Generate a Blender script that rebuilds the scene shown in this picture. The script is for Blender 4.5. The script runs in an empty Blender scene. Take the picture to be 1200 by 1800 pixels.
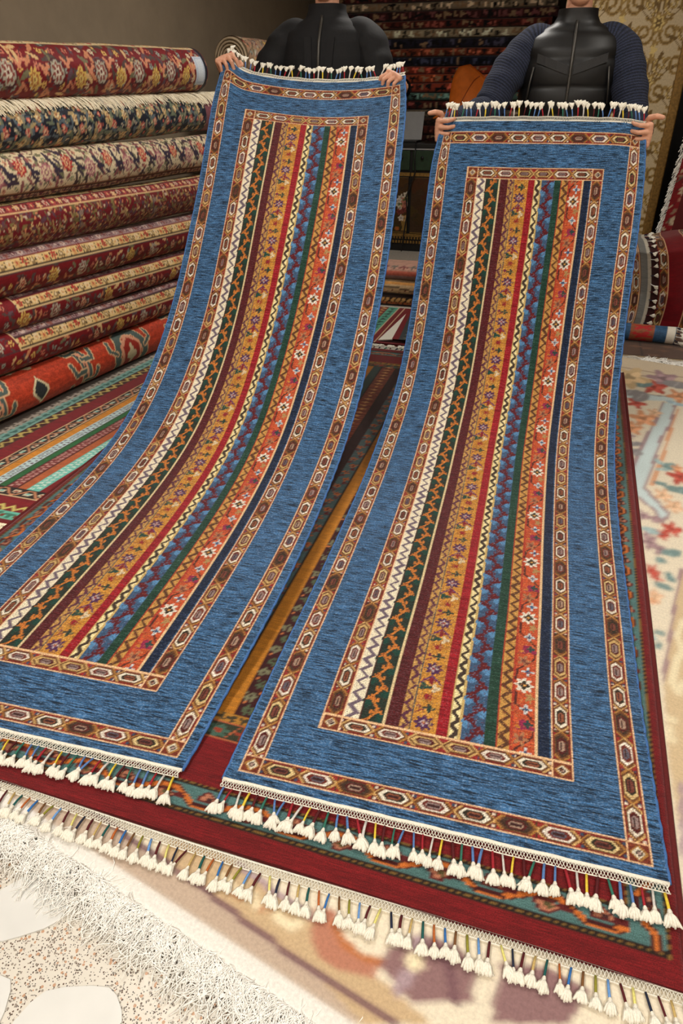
import bpy, bmesh, math, random
import numpy as np
from mathutils import Matrix, Vector

random.seed(7); rng = np.random.default_rng(11)
S = bpy.context.scene
COL = S.collection
R = math.radians

# ---------------------------------------------------------------- camera, world, exposure
CAM_H = 1.30
cam = bpy.data.cameras.new('camera'); camo = bpy.data.objects.new('camera', cam); COL.objects.link(camo)
cam.sensor_fit = 'HORIZONTAL'; cam.sensor_width = 36.0; cam.lens = 36.0     # focal length equals frame width
cam.clip_start = 0.05; cam.clip_end = 60
camo.location = (0, 0, CAM_H); camo.rotation_euler = (R(90 - 31), 0, 0)
S.camera = camo
world = bpy.data.worlds.new('World'); S.world = world; world.use_nodes = True
world.node_tree.nodes['Background'].inputs[0].default_value = (1.0, 0.97, 0.92, 1)
world.node_tree.nodes['Background'].inputs[1].default_value = 0.06
S.view_settings.view_transform = 'Standard'; S.view_settings.look = 'None'
S.view_settings.exposure = 0.12; S.view_settings.gamma = 1.0; S.view_settings.use_curve_mapping = False

CR, SR = 0.9533, 0.3020            # the room is turned about 17.6 degrees against the view
def RW(p, q, z=0.0): return np.array([p*CR + q*SR, -p*SR + q*CR, z])
def RWa(p, q, z): return np.stack([p*CR + q*SR, -p*SR + q*CR, z + 0*p], -1)

# ceiling lamps: (p, q, size, watts)
LAMPS = [(-1.3, -1.5, 0.6, 62), (0.7, -1.5, 0.6, 62), (-1.2, 1.9, 0.6, 26), (1.1, 1.7, 0.6, 17), (0.9, 3.2, 0.6, 7), (-1.0, 4.7, 0.6, 24)]
CEIL = 3.0

# ---------------------------------------------------------------- helpers
def lin(c):
    c = np.array(c, float)/255.0
    return np.where(c <= 0.04045, c/12.92, ((c+0.055)/1.055)**2.4)
def C(r, g, b): return lin((r, g, b))

def tag(o, label=None, cat=None, group=None, kind=None):
    if label: o['label'] = label
    if cat: o['category'] = cat
    if group: o['group'] = group
    if kind: o['kind'] = kind
    return o
def thing(name, label, cat, loc=(0, 0, 0), group=None):
    o = bpy.data.objects.new(name, None); o.empty_display_size = 0.05; COL.objects.link(o)
    o.location = loc
    return tag(o, label, cat, group)
def wloc(o):
    v = Vector((0, 0, 0))
    while o is not None:
        v = v + o.location; o = o.parent
    return v
def link(name, me, mat=None, parent=None):
    o = bpy.data.objects.new(name, me); COL.objects.link(o)
    if mat is not None and len(me.materials) == 0: me.materials.append(mat)
    if parent is not None: o.parent = parent
    return o
def mesh_np(name, V, F, mat, parent=None, cols=None, uv=None, smooth=True):
    """V (n,3) world coords, F (m,k) one polygon size; coordinates become local to the parent's place"""
    V = np.asarray(V, np.float32); F = np.asarray(F, np.int32)
    if parent is not None: V = V - np.array(wloc(parent), np.float32)
    me = bpy.data.meshes.new(name)
    k = F.shape[1]
    me.vertices.add(len(V)); me.vertices.foreach_set('co', V.ravel())
    me.loops.add(F.size); me.loops.foreach_set('vertex_index', F.ravel())
    me.polygons.add(len(F)); me.polygons.foreach_set('loop_start', np.arange(0, F.size, k, dtype=np.int32))
    if smooth: me.polygons.foreach_set('use_smooth', np.ones(len(F), bool))
    if cols is not None:
        a = me.color_attributes.new('Col', 'FLOAT_COLOR', 'POINT')
        a.data.foreach_set('color', np.asarray(cols, np.float32).reshape(-1, 4).ravel())
    if uv is not None:
        l = me.uv_layers.new(name='UVMap')
        l.data.foreach_set('uv', np.asarray(uv, np.float32)[F.ravel()].ravel())
    me.update(calc_edges=True); me.validate()
    return link(name, me, mat, parent)
def grid_faces(n, m, wrap=False):
    i = np.arange(n-1)[:, None]; mm = m if wrap else m-1
    j = np.arange(mm)[None, :]; j2 = (j+1) % m
    return np.stack([i*m+j, i*m+j2, (i+1)*m+j2, (i+1)*m+j], -1).reshape(-1, 4)
def grid_obj(name, P, cv, mat, parent=None, uvs=None):
    n, m = P.shape[:2]
    if uvs is None:
        U, V = np.meshgrid(cv.u, cv.v); uvs = np.stack([U, V], -1)
    return mesh_np(name, P.reshape(-1, 3), grid_faces(n, m), mat, parent, cv.c.reshape(-1, 4), uvs.reshape(-1, 2))

class MB:
    """collects boxes, tubes, lofts into one mesh (mixed quads/tris)"""
    def __init__(s): s.v = []; s.f = []
    def add(s, V, F):
        o = len(s.v); s.v += [tuple(map(float, v)) for v in V]; s.f += [tuple(int(i)+o for i in f) for f in F]; return s
    def box(s, c, size, M=None):
        x, y, z = [d/2 for d in size]
        V = [(-x,-y,-z),(x,-y,-z),(x,y,-z),(-x,y,-z),(-x,-y,z),(x,-y,z),(x,y,z),(-x,y,z)]
        V = [np.array(c)+(np.array(M) @ np.array(v) if M is not None else np.array(v)) for v in V]
        return s.add(V, [(3,2,1,0),(4,5,6,7),(0,1,5,4),(1,2,6,5),(2,3,7,6),(3,0,4,7)])
    def rbox(s, p0, p1, q0, q1, z0, z1):      # box in room axes
        V = [RW(p, q, z) for z in (z0, z1) for p, q in ((p0,q0),(p1,q0),(p1,q1),(p0,q1))]
        return s.add(V, [(3,2,1,0),(4,5,6,7),(0,1,5,4),(1,2,6,5),(2,3,7,6),(3,0,4,7)])
    def tube(s, pts, r, sides=6, caps=True):
        pts = [np.array(p, float) for p in pts]; n = len(pts)
        rs = [r]*n if np.isscalar(r) else list(r)
        V = []; up = None
        for i in range(n):
            t = pts[min(i+1, n-1)]-pts[max(i-1, 0)]; t = t/(np.linalg.norm(t)+1e-9)
            if up is None:
                up = np.array([0, 0, 1.0]) if abs(t[2]) < .9 else np.array([1.0, 0, 0])
            a = np.cross(t, up); a /= np.linalg.norm(a)+1e-9; b = np.cross(a, t); up = b
            for k in range(sides):
                an = 2*math.pi*k/sides
                V.append(pts[i]+rs[i]*(math.cos(an)*a+math.sin(an)*b))
        F = [(i*sides+k, i*sides+(k+1) % sides, (i+1)*sides+(k+1) % sides, (i+1)*sides+k) for i in range(n-1) for k in range(sides)]
        if caps: F += [tuple(reversed(range(sides))), tuple(range((n-1)*sides, n*sides))]
        return s.add(V, F)
    def rings(s, rings, caps=True):
        m = len(rings[0]); n = len(rings); V = [p for r in rings for p in r]
        F = [(i*m+k, i*m+(k+1) % m, (i+1)*m+(k+1) % m, (i+1)*m+k) for i in range(n-1) for k in range(m)]
        if caps: F += [tuple(reversed(range(m))), tuple(range((n-1)*m, n*m))]
        return s.add(V, F)
    def build(s, name, mat, parent=None, smooth=False, bevel=0):
        V = np.array(s.v)
        if parent is not None: V = V - np.array(wloc(parent))
        me = bpy.data.meshes.new(name); me.from_pydata(V.tolist(), [], s.f); me.update()
        if smooth: me.polygons.foreach_set('use_smooth', np.ones(len(me.polygons), bool))
        o = link(name, me, mat, parent)
        if bevel:
            b = o.modifiers.new('bevel', 'BEVEL'); b.width = bevel; b.segments = 2; b.limit_method = 'ANGLE'
        return o

# ---------------------------------------------------------------- materials (all procedural)
def nt(name):
    m = bpy.data.materials.new(name); m.use_nodes = True
    return m, m.node_tree.nodes, m.node_tree.links, m.node_tree.nodes['Principled BSDF']
def mathn(N, L, op, a, b=None):
    n = N.new('ShaderNodeMath'); n.operation = op
    for i, x in enumerate((a, b)):
        if x is None: continue
        if isinstance(x, (int, float)): n.inputs[i].default_value = x
        else: L.new(x, n.inputs[i])
    return n.outputs[0]
def noise(N, L, vec, scale, detail=2, rough=.5, sc3=None):
    if sc3 is not None:
        mp = N.new('ShaderNodeMapping'); mp.inputs['Scale'].default_value = sc3; L.new(vec, mp.inputs[0]); vec = mp.outputs[0]
    n = N.new('ShaderNodeTexNoise'); n.inputs['Scale'].default_value = scale; n.inputs['Detail'].default_value = detail
    n.inputs['Roughness'].default_value = rough; L.new(vec, n.inputs['Vector'])
    return n.outputs['Fac']
def mrange(N, L, f, a, b, lo, hi):
    m = N.new('ShaderNodeMapRange'); L.new(f, m.inputs[0])
    for i, x in enumerate((a, b, lo, hi)): m.inputs[i+1].default_value = x
    return m.outputs[0]
def carpet_mat(name, streak=(18, 330), ks=.75, fine=420, kf=.45, bump=.5, rough=.85, sheen=.25, fleck=None):
    m, N, L, B = nt(name)
    at = N.new('ShaderNodeAttribute'); at.attribute_name = 'Col'
    uv = N.new('ShaderNodeUVMap')
    n1 = noise(N, L, uv.outputs[0], 1.0, 3, .62, (streak[0], streak[1], 1))
    n3 = noise(N, L, uv.outputs[0], 1.0, 2, .5, (6, 40, 1))
    n2 = noise(N, L, uv.outputs[0], fine, 2, .6)
    f1 = mrange(N, L, n1, .36, .64, max(.12, 1-ks), 1+ks*.85)
    f3 = mrange(N, L, n3, .3, .7, .72, 1.28)
    f13 = mathn(N, L, 'MULTIPLY', f1, f3)
    d = mathn(N, L, 'SUBTRACT', f13, 1.0); d = mathn(N, L, 'MULTIPLY', d, at.outputs['Alpha']); d = mathn(N, L, 'ADD', d, 1.0)
    f2 = mrange(N, L, n2, .3, .7, 1-kf, 1+kf)
    d = mathn(N, L, 'MULTIPLY', d, f2)
    vm = N.new('ShaderNodeVectorMath'); vm.operation = 'SCALE'; L.new(at.outputs['Color'], vm.inputs[0]); L.new(d, vm.inputs['Scale'])
    out = vm.outputs[0]
    if fleck:                                            # pale wool ends showing through the dyed streaks
        n4 = noise(N, L, uv.outputs[0], 1.0, 2, .6, (150, 330, 1))
        fk = mathn(N, L, 'MULTIPLY', mrange(N, L, n4, .50, .66, 0, .85), mrange(N, L, n1, .40, .60, 0, 1))
        fk = mathn(N, L, 'MULTIPLY', fk, at.outputs['Alpha'])
        mx = N.new('ShaderNodeMix'); mx.data_type = 'RGBA'; L.new(fk, mx.inputs[0]); L.new(out, mx.inputs[6])
        v2 = N.new('ShaderNodeVectorMath'); v2.operation = 'MULTIPLY_ADD'; L.new(at.outputs['Color'], v2.inputs[0]); v2.inputs[1].default_value = (1.6, 1.6, 1.6); v2.inputs[2].default_value = fleck
        L.new(v2.outputs[0], mx.inputs[7]); out = mx.outputs[2]
    L.new(out, B.inputs['Base Color'])
    B.inputs['Roughness'].default_value = rough
    B.inputs['Specular IOR Level'].default_value = .25
    B.inputs['Sheen Weight'].default_value = sheen; B.inputs['Sheen Roughness'].default_value = .4
    if bump:
        bn = N.new('ShaderNodeBump'); bn.inputs['Strength'].default_value = bump; bn.inputs['Distance'].default_value = .003
        h = mathn(N, L, 'ADD', n2, mathn(N, L, 'MULTIPLY', n1, at.outputs['Alpha']))
        L.new(h, bn.inputs['Height']); L.new(bn.outputs[0], B.inputs['Normal'])
    return m
def plain(name, col, rough=.7, kn=.15, scale=60, bump=0, metal=0, sheen=0, coord='Object', stretch=None, spec=.4):
    m, N, L, B = nt(name)
    tc = N.new('ShaderNodeTexCoord')
    n = noise(N, L, tc.outputs[coord], scale, 3, .6, stretch)
    f = mrange(N, L, n, .3, .7, 1-kn, 1+kn)
    vm = N.new('ShaderNodeVectorMath'); vm.operation = 'SCALE'
    rgb = N.new('ShaderNodeRGB'); rgb.outputs[0].default_value = (*[float(x) for x in C(*col)], 1)
    L.new(rgb.outputs[0], vm.inputs[0]); L.new(f, vm.inputs['Scale']); L.new(vm.outputs[0], B.inputs['Base Color'])
    B.inputs['Roughness'].default_value = rough; B.inputs['Metallic'].default_value = metal
    B.inputs['Sheen Weight'].default_value = sheen; B.inputs['Specular IOR Level'].default_value = spec
    if bump:
        bn = N.new('ShaderNodeBump'); bn.inputs['Strength'].default_value = bump; bn.inputs['Distance'].default_value = .004
        L.new(n, bn.inputs['Height']); L.new(bn.outputs[0], B.inputs['Normal'])
    return m
M = {}
M['runner'] = carpet_mat('runner_wool', streak=(24, 230), ks=1.0, fine=300, kf=.5, bump=.7, fleck=(.16, .19, .22))
M['rug'] = carpet_mat('rug_wool', ks=.5, kf=.4)
M['soft'] = carpet_mat('soft_carpet', streak=(60, 60), ks=.2, fine=160, kf=.10, bump=.35, rough=.95, sheen=.1)
M['roll'] = carpet_mat('rolled_rug_wool', streak=(40, 60), ks=.4, fine=330, kf=.42, bump=.3, rough=.6, sheen=.1)
M['art'] = carpet_mat('painted_panel', kf=.12, fine=60, bump=0, rough=.35, sheen=0)
M['paper'] = carpet_mat('embossed_wallpaper', kf=.10, fine=90, bump=.25, rough=.5, sheen=0)
M['cotton'] = plain('white_cotton', (236, 231, 216), .9, .10, 300, .3)
M['creamcotton'] = plain('cream_cotton', (250, 238, 210), .9, .18, 200, .3)
M['whitefringe'] = plain('white_fringe', (250, 247, 240), .9, .06, 200, .1)
M['selvedge'] = plain('blue_selvedge', (66, 108, 168), .85, .25, 260, .4)
M['backing'] = plain('blue_backing', (70, 84, 104), .95, .2, 200)
M['redbacking'] = plain('red_backing', (92, 26, 26), .95, .2, 200)
M['tanbacking'] = plain('tan_backing', (176, 156, 128), .95, .2, 200)
CORDS = dict(blue=(86, 124, 180), red=(158, 30, 42), white=(206, 202, 196), yellow=(226, 196, 60), maroon=(84, 16, 22), green=(46, 110, 92), navy=(30, 36, 58), brown=(118, 78, 40), olive=(140, 136, 44), orange=(182, 96, 40), teal=(16, 84, 80), sky=(104, 152, 212), azure=(44, 108, 178), tan=(196, 168, 104), lemon=(226, 218, 128))
for k, v in CORDS.items(): M['cord_'+k] = plain('cord_'+k, v, .8, .15, 400)
M['terrazzo'] = None
M['marble'] = plain('pale_marble', (220, 220, 216), .3, .06, 6)
M['black'] = plain('black_lacquer', (18, 17, 16), .45, .2, 30)
M['gilt'] = plain('dull_gilt', (138, 104, 50), .5, .35, 60, .4, .4)
M['greenpaint'] = plain('dark_green_paint', (30, 52, 30), .5, .3, 20)
M['grey'] = plain('grey_plastic', (150, 150, 150), .4, .05, 20)
M['darkgrey'] = plain('dark_plastic', (24, 24, 26), .4, .1, 20)
M['leather'] = plain('tan_leather', (206, 108, 34), .5, .16, 12, .15)
M['leatherdark'] = plain('dark_tan_leather', (150, 70, 20), .5, .2, 12)
M['skin'] = plain('skin', (206, 152, 124), .55, .10, 40, .1)
M['hair'] = plain('black_hair', (26, 20, 17), .6, .4, 200, .6, stretch=(1, 1, .15))
M['vest'] = plain('black_nylon', (15, 15, 16), .45, .15, 25, .15)
M['vesttrim'] = plain('black_webbing', (46, 46, 47), .7, .2, 200)
M['zip'] = plain('dark_metal_zip', (78, 76, 72), .4, .3, 300, 0, .6)
M['jacket'] = plain('black_cotton_jacket', (12, 12, 15), .8, .2, 60, .2)
M['jeans'] = plain('dark_trousers', (32, 34, 42), .85, .2, 80)
M['shoe'] = plain('black_shoe', (22, 20, 19), .4, .2, 30)
M['ceiling'] = plain('white_ceiling', (214, 210, 200), .9, .04, 8)
M['wallplain'] = plain('warm_wall_paint', (150, 134, 112), .9, .08, 5)
M['walldark'] = plain('dark_wood_wall', (46, 34, 26), .7, .3, 12, stretch=(1, 1, .1))
M['eye'] = plain('eye_white', (230, 226, 220), .2, .02, 20)
M['iris'] = plain('brown_iris', (48, 28, 16), .2, .1, 20)
M['lip'] = plain('lip', (168, 98, 88), .5, .1, 40)

def knit_mat():
    m, N, L, B = nt('navy_knit')
    uv = N.new('ShaderNodeUVMap')
    w = N.new('ShaderNodeTexWave'); w.inputs['Scale'].default_value = 26; w.inputs['Distortion'].default_value = 2.5; w.inputs['Detail'].default_value = 1; w.inputs['Detail Scale'].default_value = 9
    w.bands_direction = 'Y'; L.new(uv.outputs[0], w.inputs[0])
    n = noise(N, L, uv.outputs[0], 260, 2, .6)
    s = mathn(N, L, 'MULTIPLY', w.outputs['Fac'], n)
    cr = N.new('ShaderNodeValToRGB'); L.new(s, cr.inputs[0])
    cr.color_ramp.elements[0].color = (*C(15, 19, 32), 1); cr.color_ramp.elements[1].color = (*C(58, 68, 98), 1)
    L.new(cr.outputs[0], B.inputs['Base Color']); B.inputs['Roughness'].default_value = .95
    bn = N.new('ShaderNodeBump'); bn.inputs['Strength'].default_value = .8; bn.inputs['Distance'].default_value = .004
    L.new(s, bn.inputs['Height']); L.new(bn.outputs[0], B.inputs['Normal'])
    return m
M['knit'] = knit_mat()
def terrazzo_mat():
    m, N, L, B = nt('terrazzo')
    tc = N.new('ShaderNodeTexCoord')
    base = N.new('ShaderNodeRGB'); base.outputs[0].default_value = (*C(216, 210, 198), 1)
    prev = base.outputs[0]
    for sc, th, col in ((270, .20, (92, 70, 56)), (190, .20, (150, 140, 128)), (380, .2, (60, 52, 48)), (150, .15, (190, 150, 120))):
        v = N.new('ShaderNodeTexVoronoi'); v.inputs['Scale'].default_value = sc; L.new(tc.outputs['Object'], v.inputs['Vector'])
        sep = N.new('ShaderNodeSeparateColor'); L.new(v.outputs['Color'], sep.inputs[0])
        near = mathn(N, L, 'LESS_THAN', v.outputs['Distance'], .42)
        pick = mathn(N, L, 'LESS_THAN', sep.outputs[0], th)
        f = mathn(N, L, 'MULTIPLY', near, pick)
        mx = N.new('ShaderNodeMix'); mx.data_type = 'RGBA'; L.new(f, mx.inputs[0]); L.new(prev, mx.inputs[6])
        mx.inputs[7].default_value = (*C(*col), 1); prev = mx.outputs[2]
    L.new(prev, B.inputs['Base Color']); B.inputs['Roughness'].default_value = .3
    return m
M['terrazzo'] = terrazzo_mat()
# ---------------------------------------------------------------- knot canvas: one colour per pile knot (vertex)
class Canvas:
    def __init__(s, us, vs, bg=(0, 0, 0), st=0.0):
        s.u = np.asarray(us, float); s.v = np.asarray(vs, float)
        s.c = np.empty((len(s.v), len(s.u), 4)); s.c[..., :3] = C(*bg); s.c[..., 3] = st
    def win(s, u0, u1, v0, v1):
        a, b = np.searchsorted(s.u, [u0, u1]); c, d = np.searchsorted(s.v, [v0, v1])
        return slice(c, d), slice(a, b)
    def rect(s, u0, u1, v0, v1, col, st=0.0):
        w = s.win(u0, u1, v0, v1); s.c[w][..., :3] = C(*col); s.c[w][..., 3] = st
    def fn(s, u0, u1, v0, v1, f):
        w = s.win(u0, u1, v0, v1); sub = s.c[w]
        if sub.size == 0: return
        U, V = np.meshgrid(s.u[w[1]], s.v[w[0]]); f(U, V, sub)
    def put(s, sub, mask, col): sub[mask, :3] = C(*col); sub[mask, 3] = 0
    def poly(s, pts, col):
        x = [p[0] for p in pts]; y = [p[1] for p in pts]
        def f(U, V, sub):
            ins = np.zeros(U.shape, bool); j = len(pts)-1
            for i in range(len(pts)):
                xi, yi, xj, yj = x[i], y[i], x[j], y[j]
                if yi != yj:
                    ins ^= ((yi > V) != (yj > V)) & (U < (xj-xi)*(V-yi)/(yj-yi)+xi)
                j = i
            s.put(sub, ins, col)
        s.fn(min(x), max(x), min(y), max(y), f)
    def line(s, pts, w, col):
        for (x0, y0), (x1, y1) in zip(pts[:-1], pts[1:]):
            dx, dy = x1-x0, y1-y0; l2 = dx*dx+dy*dy+1e-12; h = w/2
            def f(U, V, sub):
                t = np.clip(((U-x0)*dx+(V-y0)*dy)/l2, 0, 1)
                s.put(sub, (U-x0-t*dx)**2+(V-y0-t*dy)**2 <= h*h, col)
            s.fn(min(x0, x1)-h, max(x0, x1)+h, min(y0, y1)-h, max(y0, y1)+h, f)
    def blob(s, x, y, rx, ry, col, n=0, amp=0.0, ph=0.0, ring=0.0, rot=0.0):
        k = 1+abs(amp); r = max(rx, ry)*k
        cr, sr = math.cos(rot), math.sin(rot)
        def f(U, V, sub):
            du, dv = U-x, V-y
            a = (du*cr+dv*sr)/rx; b = (-du*sr+dv*cr)/ry
            d = np.hypot(a, b); t = np.arctan2(b, a)
            e = 1+amp*np.cos(n*t+ph) if n else 1.0
            s.put(sub, (d <= e) & (d >= ring*e), col)
        s.fn(x-r, x+r, y-r, y+r, f)
    def jitter(s, amt, seed=0):
        g = np.random.default_rng(seed)
        s.c[..., :3] *= (1+amt*(g.random(s.c.shape[:2])-.5)*2)[..., None]

def tri(t): return 2*np.abs(2*(t-np.floor(t+.5)))-1     # triangle wave, -1..1, period 1

HEXB = [(122, 46, 30), (104, 36, 26), (134, 60, 36), (96, 44, 28)]
HEXO = [(238, 228, 208), (222, 196, 138), (66, 44, 30), (238, 226, 210), (206, 172, 110)]
HEXC = [(150, 128, 124), (120, 62, 50), (168, 140, 120), (96, 92, 104), (146, 84, 58)]
def hexband(cv, u0, u1, v0, v1, n, along='v', seed=0, line=True):
    """a border of stretched hexagons with crossed straps between them"""
    ln, w = ((v1-v0), (u1-u0)) if along == 'v' else ((u1-u0), (v1-v0))
    P = ln/n; hw = w/2-.0055
    g = np.random.default_rng(seed)
    so, sc, sb = [0, 1, 3, 2, 0, 3, 4, 2], [0, 1, 3, 2, 4, 0], [0, 1, 2, 3]
    def f(U, V, sub):
        a = (V-v0) if along == 'v' else (U-u0)
        b = (U-(u0+u1)/2) if along == 'v' else (V-(v0+v1)/2)
        i = np.clip(np.floor(a/P).astype(int), 0, n-1); m = np.minimum(i, n-1-i)+seed
        a = a-(i+.5)*P; A = np.abs(a); Bq = np.abs(b)
        pick = lambda tab, seq: np.array([C(*tab[k]) for k in seq])[m % len(seq)]
        col = pick(HEXB, sb)
        da = P/2-A
        tr = (da < .15*P) & (Bq > .5*hw); col[tr] = np.array([C(150, 34, 34), C(84, 26, 26), C(160, 60, 40)])[m % 3][tr]
        sp = (da < .06*P) & (Bq > .55*hw) & (Bq < .85*hw)
        spc = np.array([C(226, 206, 186), C(60, 74, 96), C(150, 40, 40), C(70, 60, 30)])[m % 4]
        col[sp] = spc[sp]
        k = .95*hw/(.22*P)
        X = (np.abs(da*k-Bq) < .15*hw+.001) & (da < .24*P)
        col[X] = np.array([C(206, 166, 104), C(176, 124, 60)])[m % 2][X]
        h = np.maximum(Bq/(.64*hw), (A+Bq*1.0)/(.385*P))
        col[h < 1.24] = C(112, 70, 36)
        o = h < 1.03; col[o] = pick(HEXO, so)[o]
        q = h < .76; col[q] = np.array([C(84, 22, 20), C(48, 40, 26), C(110, 40, 26)])[m % 3][q]
        q = h < .52; col[q] = pick(HEXC, sc)[q]
        q = (Bq < .10*hw) & (A < .14*P); col[q] = C(60, 26, 24)
        if line:
            e = w/2-Bq
            col[e < .0068] = C(128, 34, 28)
            col[e < .0040] = C(240, 196, 150)
        sub[..., :3] = col; sub[..., 3] = .15
    cv.fn(u0, u1, v0, v1, f)
def hexcorner(cv, u0, u1, v0, v1):
    uc, vc, w = (u0+u1)/2, (v0+v1)/2, min(u1-u0, v1-v0)
    cv.rect(u0, u1, v0, v1, (240, 196, 150)); e = .0042
    cv.rect(u0+e, u1-e, v0+e, v1-e, (118, 48, 30), .1)
    for r, c in ((.36, (176, 128, 66)), (.27, (226, 214, 190)), (.19, (60, 40, 36)), (.10, (178, 150, 140)), (.04, (70, 30, 26))):
        cv.poly([(uc-r*w, vc), (uc, vc-r*w), (uc+r*w, vc), (uc, vc+r*w)], c)
def hexframe(cv, u0, u1, v0, v1, w, nv, nu, seed=0, wt=None):
    wt = wt or w
    hexband(cv, u0, u0+w, v0+w, v1-wt, nv, 'v', seed); hexband(cv, u1-w, u1, v0+w, v1-wt, nv, 'v', seed)
    hexband(cv, u0+w, u1-w, v0, v0+w, nu, 'u', seed+1); hexband(cv, u0+w, u1-w, v1-wt, v1, nu, 'u', seed+1)
    for a in (u0, u1-w):
        hexcorner(cv, a, a+w, v0, v0+w); hexcorner(cv, a, a+w, v1-wt, v1)
    L = (240, 196, 150)
    cv.rect(u0+w-.004, u1-w+.004, v0+w-.004, v0+w, L); cv.rect(u0+w-.004, u1-w+.004, v1-wt, v1-wt+.004, L)
    cv.rect(u0+w-.004, u0+w, v0+w-.004, v1-wt+.004, L); cv.rect(u1-w, u1-w+.004, v0+w-.004, v1-wt+.004, L)

def zigzag(cv, u0, u1, v0, v1, per, bg, col, th=.0062, edge=None):
    cv.rect(u0, u1, v0, v1, bg, .12)
    uc, A = (u0+u1)/2, (u1-u0)*.29
    cv.fn(u0, u1, v0, v1, lambda U, V, sub: cv.put(sub, np.abs(U-uc-A*tri((V-v0)/per)) < th*(.8+.2*np.sin(V*31)), col))
    if edge: cv.rect(u0, u0+.004, v0, v1, edge); cv.rect(u1-.004, u1, v0, v1, edge)
def vine(cv, u0, u1, v0, v1, per, bg, leaf, stem, core, edge=None, fat=1.0):
    cv.rect(u0, u1, v0, v1, bg, .2)
    w = u1-u0; uc = (u0+u1)/2; n = int((v1-v0)/per)+1
    for i in range(n):
        y = v0+i*per
        for s, o in ((1, 0), (-1, .5)):
            yy = y+o*per
            cv.blob(uc+s*w*.32, yy+.26*per, w*.17, per*.17, leaf, 3, .25, i)
            cv.line([(uc+s*w*.34, yy+.10*per), (uc+s*w*.46, yy+.34*per)], .010, leaf)
        pts = [(uc-w*.22, y), (uc+w*.22, y+.5*per), (uc-w*.22, y+per)]
        cv.line(pts, .0085*fat, stem)
        for s, o in ((-1, 0), (1, .5)):
            x, yy = uc+s*w*.22, y+o*per
            cv.blob(x, yy, .0105*fat, .0105*fat, stem, 4, .3, .6); cv.blob(x, yy, .0045, .0045, core)
            cv.line([(x, yy), (x+s*w*.16, yy-.12*per)], .0055*fat, stem); cv.line([(x, yy), (x-s*w*.30, yy-.16*per)], .005, stem)
            cv.line([(x-s*w*.30, yy-.16*per), (x-s*w*.30, yy-.02*per)], .005, stem)
    if edge: cv.rect(u0, u0+.0045, v0, v1, edge)

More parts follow.
